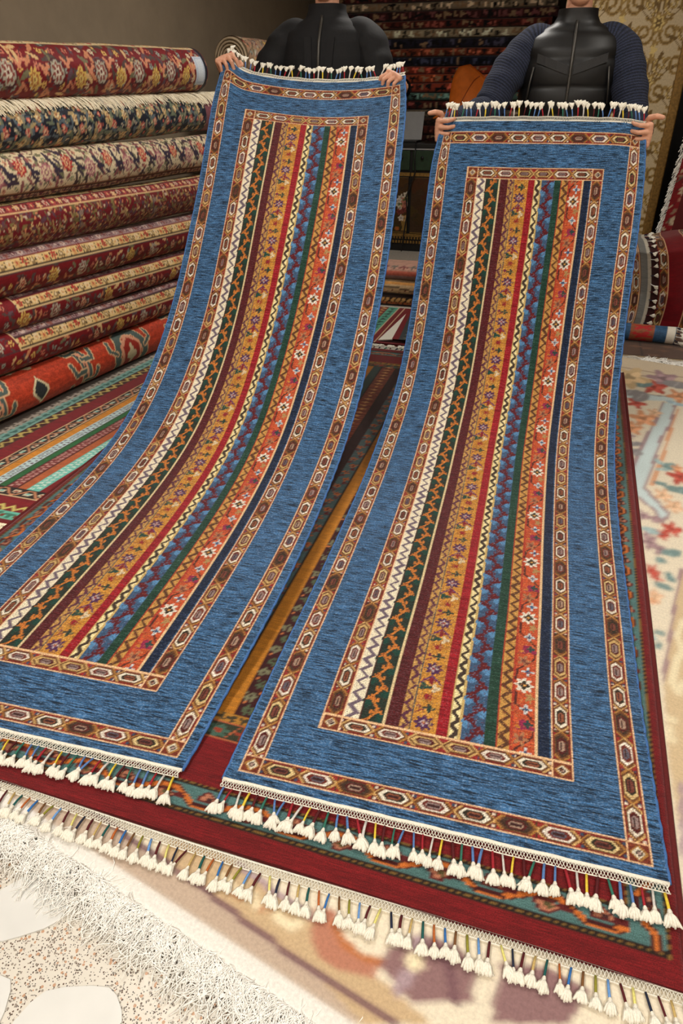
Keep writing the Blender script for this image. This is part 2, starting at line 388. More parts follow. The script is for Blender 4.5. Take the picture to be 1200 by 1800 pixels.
RUG_W, RUG_L = 0.908, 3.18
def runner_canvas():
    m, n = 272, 950
    cv = Canvas(np.linspace(0, RUG_W, m), np.linspace(0, RUG_L, n), (48, 88, 128), 1.0)
    W = RUG_W; mb, mt = .024, .046
    hexframe(cv, .027*W, .973*W, mb, RUG_L-mt, .049, 34, 9, 0, .050)
    b2, t2 = .186, RUG_L-.196
    hexframe(cv, .180*W, .818*W, b2, t2, .049, 31, 6, 3, .050)
    v0, v1 = b2+.049, t2-.050
    keep = cv.c.copy()
    x = lambda t: t*W
    zigzag(cv, x(.234), x(.274), v0, v1, .041, (240, 228, 200), (112, 96, 110), .0078)
    vine(cv, x(.274), x(.338), v0, v1, .078, (34, 46, 36), (24, 66, 56), (206, 124, 52), (120, 40, 26), (70, 22, 22), .72)
    cv.rect(x(.338), x(.344), v0, v1, (226, 204, 156))
    cv.rect(x(.344), x(.381), v0, v1, (82, 16, 20), .45)
    zigzag(cv, x(.381), x(.408), v0, v1, .041, (196, 150, 82), (92, 46, 66), .0060)
    # gold flower stripe
    a, b = x(.408), x(.477); cv.rect(a, b, v0, v1, (204, 142, 52), .25); uc = (a+b)/2
    cv.rect(a, a+.003, v0, v1, (70, 80, 84))
    i = 0; y = v0+.03
    while y < v1-.03:
        cv.blob(uc, y, .020, .020, (80, 40, 84), 8, .22); cv.blob(uc, y, .009, .009, (186, 170, 176), 4, .4); cv.blob(uc, y, .004, .004, (150, 30, 40))
        cv.line([(uc-.024, y+.03), (uc+.012, y+.055)], .004, (140, 60, 60))
        cv.blob(uc+.006, y+.047, .012, .010, (38, 62, 52), 4, .45); cv.blob(uc-.018, y+.05, .006, .006, (120, 40, 70), 4, .3)
        cv.blob(uc, y+.085, .016, .014, (186, 120, 46), 5, .4); cv.blob(uc, y+.085, .010, .009, (150, 34, 40), 6, .3)
        cv.blob(uc-.014, y+.118, .014, .011, (28, 74, 62), 3, .35); cv.blob(uc+.014, y+.116, .009, .012, (226, 206, 170), 3, .4)
        cv.blob(uc, y+.142, .015, .010, (136, 28, 44), 4, .5)
        cv.line([(uc-.026, y+.13), (uc, y+.16), (uc+.026, y+.13)], .004, (96, 54, 110))
        y += .185; i += 1
    cv.rect(x(.477), x(.507), v0, v1, (150, 12, 26), .45)
    zigzag(cv, x(.507), x(.539), v0, v1, .041, (244, 226, 170), (66, 52, 44), .0076, (206, 176, 110))
    vine(cv, x(.539), x(.601), v0, v1, .074, (58, 88, 122), (88, 140, 186), (94, 22, 30), (150, 70, 60), None, 1.05)
    cv.rect(x(.601), x(.630), v0, v1, (24, 62, 46), .45)
    zigzag(cv, x(.630), x(.668), v0, v1, .041, (202, 152, 78), (92, 56, 34), .0076, (178, 60, 40))
    a, b = x(.668), x(.725); cv.rect(a, b, v0, v1, (196, 82, 42), .3); uc = (a+b)/2; y = v0+.11
    cv.rect(a, a+.003, v0, v1, (60, 66, 66))
    y = v0-.05; P = .266
    while y < v1:
        cv.line([(uc-.024, y+.02), (uc-.02, y+.055), (uc+.02, y+.10), (uc+.022, y+.125)], .0055, (86, 40, 34))
        cv.line([(uc+.022, y+.15), (uc+.0, y+.18), (uc-.022, y+.2), (uc-.022, y+.24)], .0055, (86, 40, 34))
        cv.blob(uc-.002, y, .020, .023, (236, 228, 212), 8, .22); cv.blob(uc-.002, y, .0115, .013, (58, 48, 36), 4, .25); cv.blob(uc-.002, y, .004, .004, (220, 160, 80))
        cv.blob(uc+.006, y+.05, .0105, .012, (206, 206, 206), 4, .5, 0); cv.blob(uc+.006, y+.05, .006, .006, (60, 90, 130), 4, .3)
        cv.blob(uc-.006, y+.09, .013, .016, (176, 120, 84), 5, .4); cv.blob(uc-.006, y+.09, .006, .008, (120, 70, 60))
        cv.blob(uc+.002, y+.132, .020, .014, (150, 40, 76), 3, .35, 1); cv.blob(uc+.010, y+.138, .009, .011, (44, 70, 70), 4, .3); cv.blob(uc-.014, y+.126, .006, .005, (200, 130, 50))
        cv.blob(uc+.004, y+.185, .0105, .012, (206, 208, 208), 4, .5, .0); cv.blob(uc+.004, y+.185, .006, .006, (40, 80, 120), 4, .3)
        cv.blob(uc+.012, y+.225, .009, .014, (176, 140, 90), 5, .4)
        y += P
    cv.rect(x(.725), x(.731), v0, v1, (232, 196, 150))
    cv.rect(x(.731), x(.7635), v0, v1, (14, 30, 58), .5)
    a_, b_ = np.searchsorted(cv.v, [v0, v1]); cv.c[:a_] = keep[:a_]; cv.c[b_:] = keep[b_:]
    # re-cut the inner frame's inner lines over stripe ends
    L = (240, 196, 150)
    cv.rect(x(.180)+.049-.004, x(.818)-.049+.004, v0-.004, v0+.001, L); cv.rect(x(.180)+.049-.004, x(.818)-.049+.004, v1-.001, v1+.004, L)
    cv.rect(x(.180)+.049-.004, x(.180)+.049, v0, v1, L); cv.rect(x(.818)-.049, x(.818)-.045, v0, v1, L)
    # scattered odd knots, as in hand-tied work
    g = np.random.default_rng(17)
    for a, b, pal, dens in ((.381, .477, [(110, 50, 80), (150, 90, 40), (90, 40, 40), (226, 190, 110)], .30), (.630, .725, [(150, 60, 40), (110, 60, 60), (214, 150, 90)], .14), (.274, .338, [(70, 40, 26), (30, 70, 60)], .10), (.539, .601, [(110, 40, 46), (110, 150, 190), (60, 40, 50)], .16)):
        w = cv.win(x(a), x(b), v0+.004, v1-.004); sub = cv.c[w]; k = g.random(sub.shape[:2]) < dens
        sub[k, :3] = .45*sub[k, :3]+.55*np.array([C(*q) for q in pal])[g.integers(0, len(pal), k.sum())]
    for a, b in ((.027, .08), (.92, .973), (.18, .234), (.764, .818)):
        w = cv.win(x(a), x(b), b2 if .1 < a < .9 else mb, t2 if .1 < a < .9 else RUG_L-mt); sub = cv.c[w]; k = g.random(sub.shape[:2]) < .12; sub[k, :3] = .55*sub[k, :3]+.45*C(140, 80, 40)
    cv.jitter(.14, 5); cv.c[..., :3] *= .86
    return cv

def scroll(cv, x, y, r, turns, col, w, ph=0, hand=1, sq=1.0):
    t = np.linspace(0, 1, int(16*turns)); a = ph+hand*t*turns*2*math.pi; rr = r*(1-.85*t)
    cv.line(list(zip(x+rr*np.cos(a), y+sq*rr*np.sin(a))), w, col)
def palmette(cv, x, y, r, cols, n=9, rot=0):
    cv.blob(x, y, r, r*1.2, cols[0], n, .18, rot); cv.blob(x, y, r*.68, r*.82, cols[1], n, .2, rot); cv.blob(x, y, r*.4, r*.5, cols[2], 6, .25, rot); cv.blob(x, y, r*.16, r*.18, cols[3])
def floral(cv, u0, u1, v0, v1, seed, stems, big, small, leafs, sp=.085, leafw=.010):
    """dense all-over Persian-style flowers: stems, palmettes, leaves and small blossoms"""
    g = np.random.default_rng(seed)
    nu, nv = max(1, int((u1-u0)/sp)), max(1, int((v1-v0)/(sp*.75)))
    for j in range(nv+1):
        y = v0+(j+.3)*(v1-v0)/max(nv, 1)
        xs = np.linspace(u0, u1, nu*6); cv.line([(a, min(max(y+.3*sp*math.sin(a*2*math.pi/(sp*1.7)+j*2), v0), v1)) for a in xs], .0045, stems)
    for i in range(nu+1):
        for j in range(nv+1):
            x = u0+(i+.5*(j % 2)+.12*g.standard_normal())*sp; y = v0+(j+.4+.1*g.standard_normal())*(v1-v0)/max(nv, 1)
            if not (u0 < x < u1 and v0 < y < v1): continue
            k = g.integers(0, 3)
            if (i+j) % 2 == 0 and big: palmette(cv, x, y, sp*(.26+.06*g.random()), big[(i+2*j) % len(big)], int(g.integers(6, 10)), g.random()*6)
            else:
                c = small[int(g.integers(len(small)))]; cv.blob(x, y, sp*.15, sp*.15, c[0], 6, .3, g.random()*6); cv.blob(x, y, sp*.06, sp*.06, c[1])
            for _ in range(3):
                a = g.random()*6.28; d = sp*(.36+.16*g.random()); lx, ly = x+d*math.cos(a), y+d*math.sin(a)
                if not (u0 < lx < u1 and v0 < ly < v1): continue
                c = leafs[int(g.integers(len(leafs)))]
                cv.blob(lx, ly, leafw*(1.2+g.random()), leafw*.6, c, 0, 0, 0, 0, a+1.2)
            if g.random() < .6:
                c = small[int(g.integers(len(small)))]; a = g.random()*6.28; x2, y2 = x+sp*.5*math.cos(a), y+sp*.45*math.sin(a)
                if u0 < x2 < u1 and v0 < y2 < v1: cv.blob(x2, y2, sp*.09, sp*.09, c[0], 5, .3)
def guard(cv, u0, u1, v0, v1, bg, cols, per, edge=(40, 26, 22), seed=0):
    """narrow border strip of alternating blossoms and leaves, running along u"""
    cv.rect(u0, u1, v0, v1, bg, .1); h = v1-v0; g = np.random.default_rng(seed)
    n = int((u1-u0)/per)
    for i in range(n):
        x = u0+(i+.5)*per; c = cols[i % len(cols)]; y = (v0+v1)/2
        cv.blob(x, y+h*.06*(-1)**i, per*.34, h*.34, c, 6, .25, i); cv.blob(x, y, per*.14, h*.14, cols[(i+1) % len(cols)])
        cv.line([(x+per*.36, v0+h*.2), (x+per*.6, v1-h*.2)], .0042, edge)
    cv.rect(u0, u1, v0, v0+.004, edge); cv.rect(u0, u1, v1-.004, v1, edge)
# ---------------------------------------------------------------- the setting
def struct(o): o['kind'] = 'structure'; return o
P0, P1, Q0, Q1 = -3.05, 3.4, -2.2, 9.3
struct(MB().rbox(P0-.1, P1+.1, Q0-.1, Q1+.1, -.06, 0).build('floor', M['terrazzo']))
FLOOR = bpy.data.objects['floor']
struct(MB().rbox(P0-.1, P1+.1, Q0-.1, Q1+.1, CEIL, CEIL+.08).build('ceiling', M['ceiling']))
struct(MB().rbox(P0-.1, P0, Q0, Q1, 0, CEIL).build('wall_left', M['wallplain']))
struct(MB().rbox(P1, P1+.1, Q0, Q1, 0, CEIL).build('wall_right', M['wallplain']))
struct(MB().rbox(P0, P1, Q1, Q1+.1, 0, CEIL).build('wall_back', M['walldark']))
struct(MB().rbox(P0, P1, Q0-.1, Q0, 0, CEIL).build('wall_front', M['wallplain']))
# papered partition on the right with a gilt edge moulding; a black sheet stands in for the dark doorway beside it
PQ = 6.35; PL, PR = -0.30, 0.57
part = struct(MB().rbox(PL, PR, PQ, PQ+.12, 0, CEIL).build('wall_partition', M['wallplain']))
cv = Canvas(np.arange(PL, PR+.001, .0085), np.arange(.02, 2.5, .0085), (196, 176, 140))
g = np.random.default_rng(3)
GO, GD, GL = (156, 126, 70), (112, 86, 42), (214, 188, 120)
for i, x in enumerate(np.arange(PL-.1, PR+.3, .25)):
    for j, y in enumerate(np.arange(0.1, 2.6, .36)):
        yy = y+.18*(i % 2)
        for s in (-1, 1):
            scroll(cv, x+s*.08, yy, .07, 1.5, GO, .022, 1.57, s, 1.25); scroll(cv, x+s*.08, yy, .07, 1.5, GD, .006, 1.57, s, 1.25)
            scroll(cv, x+s*.07, yy+.17, .055, 1.3, GO, .018, -1.2, -s, 1.2); scroll(cv, x+s*.07, yy+.17, .055, 1.3, GL, .005, -1.2, -s, 1.2)
            for k in range(5):
                a = .5+k*.5; cv.blob(x+s*(.05+.10*math.cos(a)), yy+.09+.13*math.sin(a), .034, .013, GO if k % 2 else GD, 0, 0, 0, 0, s*(a-.3))
                cv.line([(x+s*.03, yy+.05), (x+s*(.05+.10*math.cos(a)), yy+.09+.13*math.sin(a))], .006, GD)
        palmette(cv, x, yy+.06, .05, [GO, GL, GD, GL], 7); cv.blob(x, yy+.30, .022, .03, GO, 5, .3); cv.blob(x, yy-.10, .02, .03, GL, 5, .3)
U, V = np.meshgrid(cv.u, cv.v)
struct(grid_obj('wallpaper', RWa(U, np.full(U.shape, PQ-.006), V), cv, M['paper'], part))
struct(MB().rbox(PR-.035, PR+.03, PQ-.05, PQ+.13, 0, CEIL).build('trim_1', M['gilt'], None, False, .008))
struct(MB().rbox(PR+.03, P1, PQ+.10, PQ+.2, 0, CEIL).build('doorway_dark_sheet', M['black']))  # the doorway's darkness, put in as a solid black sheet
# pale marble slabs set into the terrazzo at the near left corner
slabs = [[(-1.02,.44),(-.93,.53),(-.90,.62),(-.98,.70),(-1.12,.72),(-1.2,.55)], [(-.87,.49),(-.79,.60),(-.72,.59),(-.70,.50),(-.78,.44),(-.84,.42)],
         [(-.66,.40),(-.55,.44),(-.50,.40),(-.52,.33),(-.60,.29),(-.68,.32)], [(-1.0,.36),(-.90,.42),(-.86,.36),(-.90,.27),(-1.0,.26)], [(-.80,.38),(-.72,.40),(-.69,.33),(-.72,.25),(-.82,.28)],
         [(-.46,.36),(-.36,.39),(-.30,.33),(-.36,.25),(-.46,.26)]]
for sl in slabs:
    mb = MB(); n = len(sl); c = np.mean(sl, 0); pts = []
    for i in range(n):                                   # rounded outline
        a, b, d = np.array(sl[i-1]), np.array(sl[i]), np.array(sl[(i+1) % n])
        pts += [b+(a-b)*.3, b+((a-b)+(d-b))*.07, b+(d-b)*.3]
    top = [RW(p, q, .0035) for p, q in pts]; bot = [RW(p, q, .0002) for p, q in pts]; k = len(pts)
    mb.add(top+bot, [tuple(range(k))]+[(i, (i+1) % k, k+(i+1) % k, k+i)[::-1] for i in range(k)])
    struct(mb.build('marble_slab', M['marble'], FLOOR))
# lamps
emit, N_, L_, B_ = nt('lamp_diffuser'); B_.inputs['Emission Color'].default_value = (1, .93, .82, 1); B_.inputs['Emission Strength'].default_value = 6; B_.inputs['Base Color'].default_value = (.9, .9, .9, 1)
place = ['above the near left rugs', 'above the near right rugs', 'above the middle of the left runner', 'above the middle of the right runner', 'above the man in the vest', 'above the far painted cabinet']
for (p, q, s, w), pl in zip(LAMPS, place):
    t = thing('ceiling_lamp', 'square white ceiling lamp panel '+pl, 'lamp', RW(p, q, CEIL-.05), 'ceiling lamp panels')
    mb = MB(); h = s/2
    for a in (-1, 1):
        mb.rbox(p-h-.03, p+h+.03, q+a*h-.015, q+a*h+.015, CEIL-.05, CEIL-.001); mb.rbox(p+a*h-.015, p+a*h+.015, q-h, q+h, CEIL-.05, CEIL-.001)
    mb.build('frame', M['grey'], t)
    MB().rbox(p-h+.015, p+h-.015, q-h+.015, q+h-.015, CEIL-.02, CEIL-.012).build('diffuser', emit, t)
    ld = bpy.data.lights.new('lamp_light', 'AREA'); ld.shape = 'SQUARE'; ld.size = s*.9; ld.energy = w; ld.color = (1, .955, .89)
    lo = bpy.data.objects.new('lamp_light', ld); COL.objects.link(lo); lo.parent = t; lo.location = (0, 0, .02)

# ---------------------------------------------------------------- cream floral carpet on the floor
DA = R(-12.4); d1 = np.array([math.cos(DA), math.sin(DA)]); d2 = np.array([-math.sin(DA), math.cos(DA)])
DO = np.array([-1.30, .725]); DLEN, DWID = 3.80, 3.4; DT = .012
D_SHAPES = [
    ('poly', 'sky', [(0.563, 3.545), (0.51, 3.282), (0.471, 3.135), (0.41, 2.871), (0.375, 2.696), (0.369, 2.535), (0.401, 2.48), (0.446, 2.402), (0.465, 2.325), (0.495, 2.388), (0.452, 2.497), (0.422, 2.571), (0.469, 2.805), (0.52, 3.086), (0.574, 3.268), (0.613, 3.522)], 0),
    ('line', 'mauve', [(0.563, 3.545), (0.509, 3.268), (0.471, 3.135), (0.41, 2.871), (0.375, 2.685)], 0.02),
    ('line', 'mauve', [(0.616, 3.522), (0.574, 3.268), (0.52, 3.086), (0.469, 2.805), (0.422, 2.571), (0.452, 2.497), (0.495, 2.388), (0.465, 2.321), (0.446, 2.402), (0.401, 2.48), (0.362, 2.533)], 0.02),
    ('poly', 'sky', [(0.336, 3.629), (0.475, 3.639), (0.615, 3.634), (0.618, 3.57), (0.47, 3.547), (0.348, 3.557)], 0),
    ('line', 'grey', [(0.35, 3.642), (0.663, 3.624)], 0.02),
    ('line', 'orange', [(0.626, 3.464), (0.576, 3.234), (0.514, 2.903), (0.47, 2.7), (0.449, 2.609)], 0.022),
    ('poly', 'tan2', [(0.498, 2.033), (0.465, 1.84), (0.446, 1.725), (0.406, 1.488), (0.395, 1.247), (0.4, 1.065), (0.479, 1.09), (0.611, 2.069)], 0),
    ('line', 'mauve', [(0.503, 2.035), (0.465, 1.84), (0.458, 1.796), (0.446, 1.725), (0.406, 1.488)], 0.016),
    ('line', 'cream', [(0.467, 1.632), (0.439, 1.554), (0.425, 1.484), (0.438, 1.446), (0.453, 1.493)], 0.02),
    ('line', 'cream', [(0.479, 1.762), (0.456, 1.677), (0.467, 1.632)], 0.018),
    ('line', 'lav', [(0.417, 1.157), (0.404, 0.986)], 0.012),
    ('blob', 'cream', [(0.414, 1.351)], 0.013),
    ('blob', 'cream', [(0.405, 1.315)], 0.013),
    ('blob', 'cream', [(0.405, 1.285)], 0.013),
    ('poly', 'taupe', [(-1.082, 0.682), (-0.632, 0.568), (-0.385, 0.514), (-0.308, 0.452), (-0.07, 0.527), (-0.241, 0.565), (-0.35, 0.592), (-0.596, 0.663), (-0.797, 0.713)], 0),
    ('poly', 'tan', [(-0.596, 0.663), (-0.35, 0.592), (-0.241, 0.565), (-0.123, 0.51), (-0.017, 0.544), (-0.17, 0.604), (-0.262, 0.645), (-0.322, 0.661), (-0.432, 0.696), (-0.57, 0.743)], 0),
    ('line', 'purple', [(-0.802, 0.719), (-0.596, 0.663), (-0.53, 0.647), (-0.417, 0.614), (-0.35, 0.592), (-0.241, 0.565), (-0.07, 0.527)], 0.011),
    ('line', 'lav', [(-0.432, 0.696), (-0.322, 0.661), (-0.262, 0.645), (-0.198, 0.625)], 0.012),
    ('line', 'cream', [(-0.449, 0.667), (-0.419, 0.647), (-0.393, 0.638), (-0.378, 0.649)], 0.014),
    ('line', 'cream', [(-0.369, 0.635), (-0.336, 0.64), (-0.318, 0.624), (-0.294, 0.618), (-0.281, 0.628)], 0.016),
    ('line', 'orange2', [(-0.438, 0.652), (-0.418, 0.64), (-0.399, 0.637), (-0.384, 0.644)], 0.005),
    ('line', 'orange2', [(-0.359, 0.627), (-0.346, 0.642), (-0.334, 0.635)], 0.006),
    ('poly', 'terra', [(-0.262, 0.658), (-0.255, 0.618), (-0.228, 0.586), (-0.183, 0.576), (-0.123, 0.581), (-0.122, 0.61), (-0.163, 0.614), (-0.201, 0.635), (-0.215, 0.662), (-0.235, 0.672)], 0),
    ('line', 'orange2', [(-0.217, 0.645), (-0.197, 0.621), (-0.15, 0.606), (-0.122, 0.61)], 0.014),
    ('poly', 'mauve2', [(-0.108, 0.644), (-0.064, 0.678), (-0.002, 0.677), (0.042, 0.652), (0.04, 0.596), (-0.059, 0.565), (-0.118, 0.601)], 0),
    ('line', 'lav', [(-0.067, 0.667), (-0.064, 0.628), (-0.082, 0.576)], 0.02),
    ('line', 'purple', [(-0.041, 0.665), (-0.005, 0.637), (0.013, 0.588)], 0.016),
    ('blob', 'cream', [(-0.065, 0.628)], 0.016),
    ('poly', 'mauve2', [(0.079, 0.673), (0.155, 0.688), (0.23, 0.675), (0.195, 0.611), (0.071, 0.572)], 0),
    ('flow', 'orange', [(0.456, 3.3)], 0.09),
    ('flow', 'orange', [(0.4, 3.165)], 0.07),
    ('flow', 'peach', [(0.513, 3.391)], 0.05),
    ('flow', 'red', [(0.435, 3.496)], 0.07),
    ('flow', 'grey', [(0.406, 3.634)], 0.09),
    ('flow', 'grey', [(0.459, 3.592)], 0.09),
    ('flow', 'mauve', [(0.591, 3.915)], 0.12),
    ('flow', 'red', [(0.532, 3.76)], 0.1),
    ('flow', 'teal', [(0.484, 3.798)], 0.09),
    ('flow', 'grey', [(0.65, 3.833)], 0.1),
    ('flow', 'ochre', [(0.416, 3.887)], 0.16),
    ('flow', 'orange', [(0.649, 3.653)], 0.09),
    ('flow', 'bluel', [(0.618, 3.546)], 0.05),
    ('flow', 'grey', [(0.397, 2.985)], 0.05),
    ('flow', 'grey', [(0.407, 2.898)], 0.05),
    ('flow', 'mauve', [(0.384, 3.074)], 0.04),
    ('flow', 'teal', [(0.529, 2.798)], 0.05),
    ('flow', 'tealL', [(0.492, 2.829)], 0.035),
    ('flow', 'teal', [(0.557, 2.595)], 0.07),
    ('flow', 'red', [(0.563, 2.714)], 0.07),
    ('flow', 'orange', [(0.559, 2.791)], 0.035),
    ('flow', 'teal', [(0.482, 2.629)], 0.035),
    ('flow', 'peach', [(0.485, 2.535)], 0.05),
    ('flow', 'peach', [(0.518, 2.455)], 0.05),
    ('flow', 'tealL', [(0.498, 2.761)], 0.03),
    ('flow', 'mauve', [(0.404, 2.355)], 0.035),
    ('flow', 'mauve', [(0.441, 2.338)], 0.03),
    ('flow', 'red', [(0.494, 2.282)], 0.05),
    ('flow', 'red', [(0.462, 2.234)], 0.035),
    ('flow', 'tealL', [(0.421, 2.251)], 0.04),
    ('flow', 'mauve', [(0.412, 2.173)], 0.045),
    ('flow', 'mauve', [(0.442, 2.135)], 0.035),
    ('flow', 'mauve', [(0.406, 2.216)], 0.025),
    ('flow', 'teal', [(0.48, 2.122)], 0.045),
    ('flow', 'teal', [(0.441, 2.068)], 0.03),
    ('flow', 'red', [(0.412, 1.996)], 0.035),
    ('flow', 'red', [(0.424, 1.962)], 0.025),
    ('flow', 'teal', [(0.464, 1.974)], 0.033),
    ('flow', 'teal', [(0.438, 1.919)], 0.033),
    ('flow', 'peach', [(0.412, 1.858)], 0.032),
    ('flow', 'orange', [(0.401, 1.831)], 0.02),
    ('flow', 'teal', [(0.409, 1.682)], 0.022),
    ('flow', 'teal', [(0.404, 1.624)], 0.022),
    ('flow', 'tealL', [(0.395, 1.653)], 0.018),
]

D_SHAPES = [(k, c, p, w*(.62 if k == 'line' and c in ('mauve', 'orange', 'grey') else .9 if k == 'flow' else 1)) for k, c, p, w in D_SHAPES]
DCOL = dict(sky=(206, 222, 222), mauve=(164, 134, 138), grey=(150, 146, 146), orange=(222, 158, 116), tan2=(214, 190, 152), cream=(240, 226, 190), lav=(176, 152, 158), taupe=(196, 174, 154), tan=(204, 176, 138), purple=(122, 88, 94), terra=(188, 128, 104), mauve2=(146, 112, 112), orange2=(192, 120, 76), red=(192, 84, 70), teal=(124, 150, 148), tealL=(166, 190, 190), peach=(226, 182, 146), ochre=(214, 184, 140), bluel=(176, 202, 212))
ua = np.concatenate([np.arange(0, 1.45, .0085), np.arange(1.45, 2.7, .0066), np.arange(2.7, DWID+.001, .02)])
va = np.concatenate([np.arange(0, .5, .0056), np.arange(.5, DLEN+.001, .0105)])
class RoomCanvas(Canvas):            # same knots, but drawn in room coordinates
    def fn(s, u0, u1, v0, v1, f):
        cs = np.array([(u, v) for u in (u0, u1) for v in (v0, v1)])-DO
        a, b = cs @ d1, cs @ d2
        w = s.win(a.min(), a.max(), b.min(), b.max()); sub = s.c[w]
        if sub.size == 0: return
        U, V = np.meshgrid(s.u[w[1]], s.v[w[0]])
        f(DO[0]+U*d1[0]+V*d2[0], DO[1]+U*d1[1]+V*d2[1], sub)
cv = RoomCanvas(ua, va, (236, 224, 200), .6)
Canvas.rect(cv, 0, DWID, 3.52, DLEN, (216, 198, 170), .4)
U, V = np.meshgrid(ua, va); cv.c[(V > 3.59) & (V < 3.60), :3] = C(150, 120, 104); cv.c[(V > 3.50) & (V < 3.52), :3] = C(176, 150, 130)
for i, (k, col, pts, w) in enumerate(D_SHAPES):
    col = DCOL[col]
    if k == 'poly': cv.poly(pts, col)
    elif k == 'line': cv.line(pts, w, col)
    elif k == 'blob': cv.blob(pts[0][0], pts[0][1], w, w, col)
    else:
        (x, y) = pts[0]; dark = tuple(int(c*.82) for c in col); lite = tuple(min(255, int(c*1.1)+12) for c in col)
        if col in (DCOL['teal'], DCOL['tealL'], DCOL['grey'], DCOL['bluel']):
            cv.blob(x, y, w*.55, w*.9, col, 2, .12, i, 0, i*1.1); cv.line([(x-w*.2, y-w*.5), (x+w*.2, y+w*.5)], w*.12, lite)
        else:
            cv.blob(x, y, w*.62, w, col, 5, .35, i); cv.blob(x+w*.1, y-w*.1, w*.4, w*.6, lite, 4, .4, i+1); cv.blob(x, y, w*.2, w*.3, dark, 3, .3, i)
Canvas.rect(cv, 0, DWID, 0, .038, (238, 234, 226), .2)
sm = cv.c.copy()                      # soft dyed edges
for _ in range(1):
    sm[1:-1, 1:-1] = (cv.c[1:-1, 1:-1]*2+cv.c[:-2, 1:-1]+cv.c[2:, 1:-1]+cv.c[1:-1, :-2]+cv.c[1:-1, 2:])/6
cv.c = sm; cv.c[..., :3] *= .90; cv.c[..., 3] *= .12
Z = np.full(U.shape, DT); Z += .0012*np.sin(U*9)*np.sin(V*7+1); e = np.minimum.reduce([U, DWID-U, V, DLEN-V]); Z *= np.clip(e/.006, .35, 1)
cd = thing('floral_carpet', 'large cream floral carpet spread on the floor, pale ribbon and pastel flowers', 'carpet', RW(*(DO+d1*1.7+d2*1.9), 0))
Pp = DO[0]+U*d1[0]+V*d2[0]; Qq = DO[1]+U*d1[1]+V*d2[1]
grid_obj('pile', RWa(Pp, Qq, Z), cv, M['soft'], cd)
def dpt(a, b, z): 
    p = DO+d1*a+d2*b; return RW(p[0], p[1], z)
MB().add([dpt(a, b, z) for z in (.001, .005) for a, b in ((.004, .004), (DWID-.004, .004), (DWID-.004, DLEN-.004), (.004, DLEN-.004))], [(3,2,1,0),(4,5,6,7),(0,1,5,4),(1,2,6,5),(2,3,7,6),(3,0,4,7)]).build('backing', M['tanbacking'], cd)
def strands(name, mat, parent, n, fa, ln, sides=3, seg=6, r=.0016, seed=0, curl=.03, stuff=True):
    """n loose yarn ends; fa(i, rng) gives start point, direction; they wander and settle"""
    g = np.random.default_rng(seed); mb = MB()
    for i in range(n):
        p, d, zf = fa(i, g); l = ln*(.65+.6*g.random()); a = math.atan2(d[1], d[0]); pts = [p]; da = g.standard_normal()*.25; z = p[2]
        for k in range(seg):
            da += g.standard_normal()*curl*14; da *= .8; a += da
            z = zf(k, z, g); p = np.array([p[0]+math.cos(a)*l/seg, p[1]+math.sin(a)*l/seg, z]); pts.append(p)
        mb.tube(pts, [r]*seg+[r*.6], sides, False)
    o = mb.build(name, mat, parent, True)
    if stuff: o['kind'] = 'stuff'
    return o
dw1 = RW(*d1, 0); dw2 = RW(*d2, 0)
def near(i, g):
    a = g.random()*1.4; k = math.sin(a*40)*.5+.5; return dpt(a, .006, .009), -dw2+dw1*(g.standard_normal()*.16+.35*math.sin(a*23)), (lambda k, z, g: max(.002, .012+.008*g.random()-(.0016*k)))
strands('fringe', M['whitefringe'], cd, 2400, near, .095, 3, 7, .00115, 1, .020)
def near2(i, g):
    a = .12+.10*g.standard_normal(); return dpt(max(.01, a), -.01-.07*g.random(), .012), -dw2*.8+dw1*(.2+g.standard_normal()*.7), (lambda k, z, g: .006+.016*g.random())
strands('fringe', M['whitefringe'], cd, 380, near2, .15, 3, 10, .00115, 2, .04)
def far(i, g):
    return dpt(1.0+g.random()*(DWID-1.0), DLEN-.004, .008), dw2+dw1*g.standard_normal()*.3, (lambda k, z, g: max(.003, .008-.001*k+.004*g.random()))
strands('fringe', M['whitefringe'], cd, 420, far, .10, 3, 3, .003, 3, .03)
# ---------------------------------------------------------------- tassels, shared by the rugs
def tuft_mesh(seed):
    g = np.random.default_rng(seed); mb = MB()
    mb.tube([(0, -.004, .001), (0, .001, .0012), (0, .004, .001)], [.0022, .0040, .0036], 5, False)      # bound neck
    for k in range(9):
        a = (k-4)/4*(.42+.10*g.random()); h = .004*math.cos(a*2)*(1 if k % 2 else .45)
        l = .024*(.85+.25*g.random()); x = math.sin(a)*l; y = math.cos(a)*l
        mb.tube([(math.sin(a)*.002, .001, .001), (x*.5+.0006*g.standard_normal(), y*.45, h+.0018), (x*.85, y*.85, h*.8), (x+.001*g.standard_normal(), y, 0)], [.0018, .0030, .0027, .0013], 4, True)
    me = bpy.data.meshes.new('tassel'); me.from_pydata(mb.v, [], mb.f); me.polygons.foreach_set('use_smooth', np.ones(len(me.polygons), bool)); me.materials.append(M['cotton']); me.update()
    return me
TUFTS = [tuft_mesh(i) for i in range(5)]
def cord_mesh(seed):
    g = np.random.default_rng(seed); mb = MB(); b = g.standard_normal()*.0015
    mb.tube([(0, -.040, 0), (b, -.022, .0015), (b*.5, -.008, .001), (0, .000, .001)], [.0021, .0024, .0024, .0024], 5, True)
    me = bpy.data.meshes.new('cord'); me.from_pydata(mb.v, [], mb.f); me.polygons.foreach_set('use_smooth', np.ones(len(me.polygons), bool)); me.materials.append(M['cotton']); me.update()
    return me
CORDM = [cord_mesh(i) for i in range(3)]
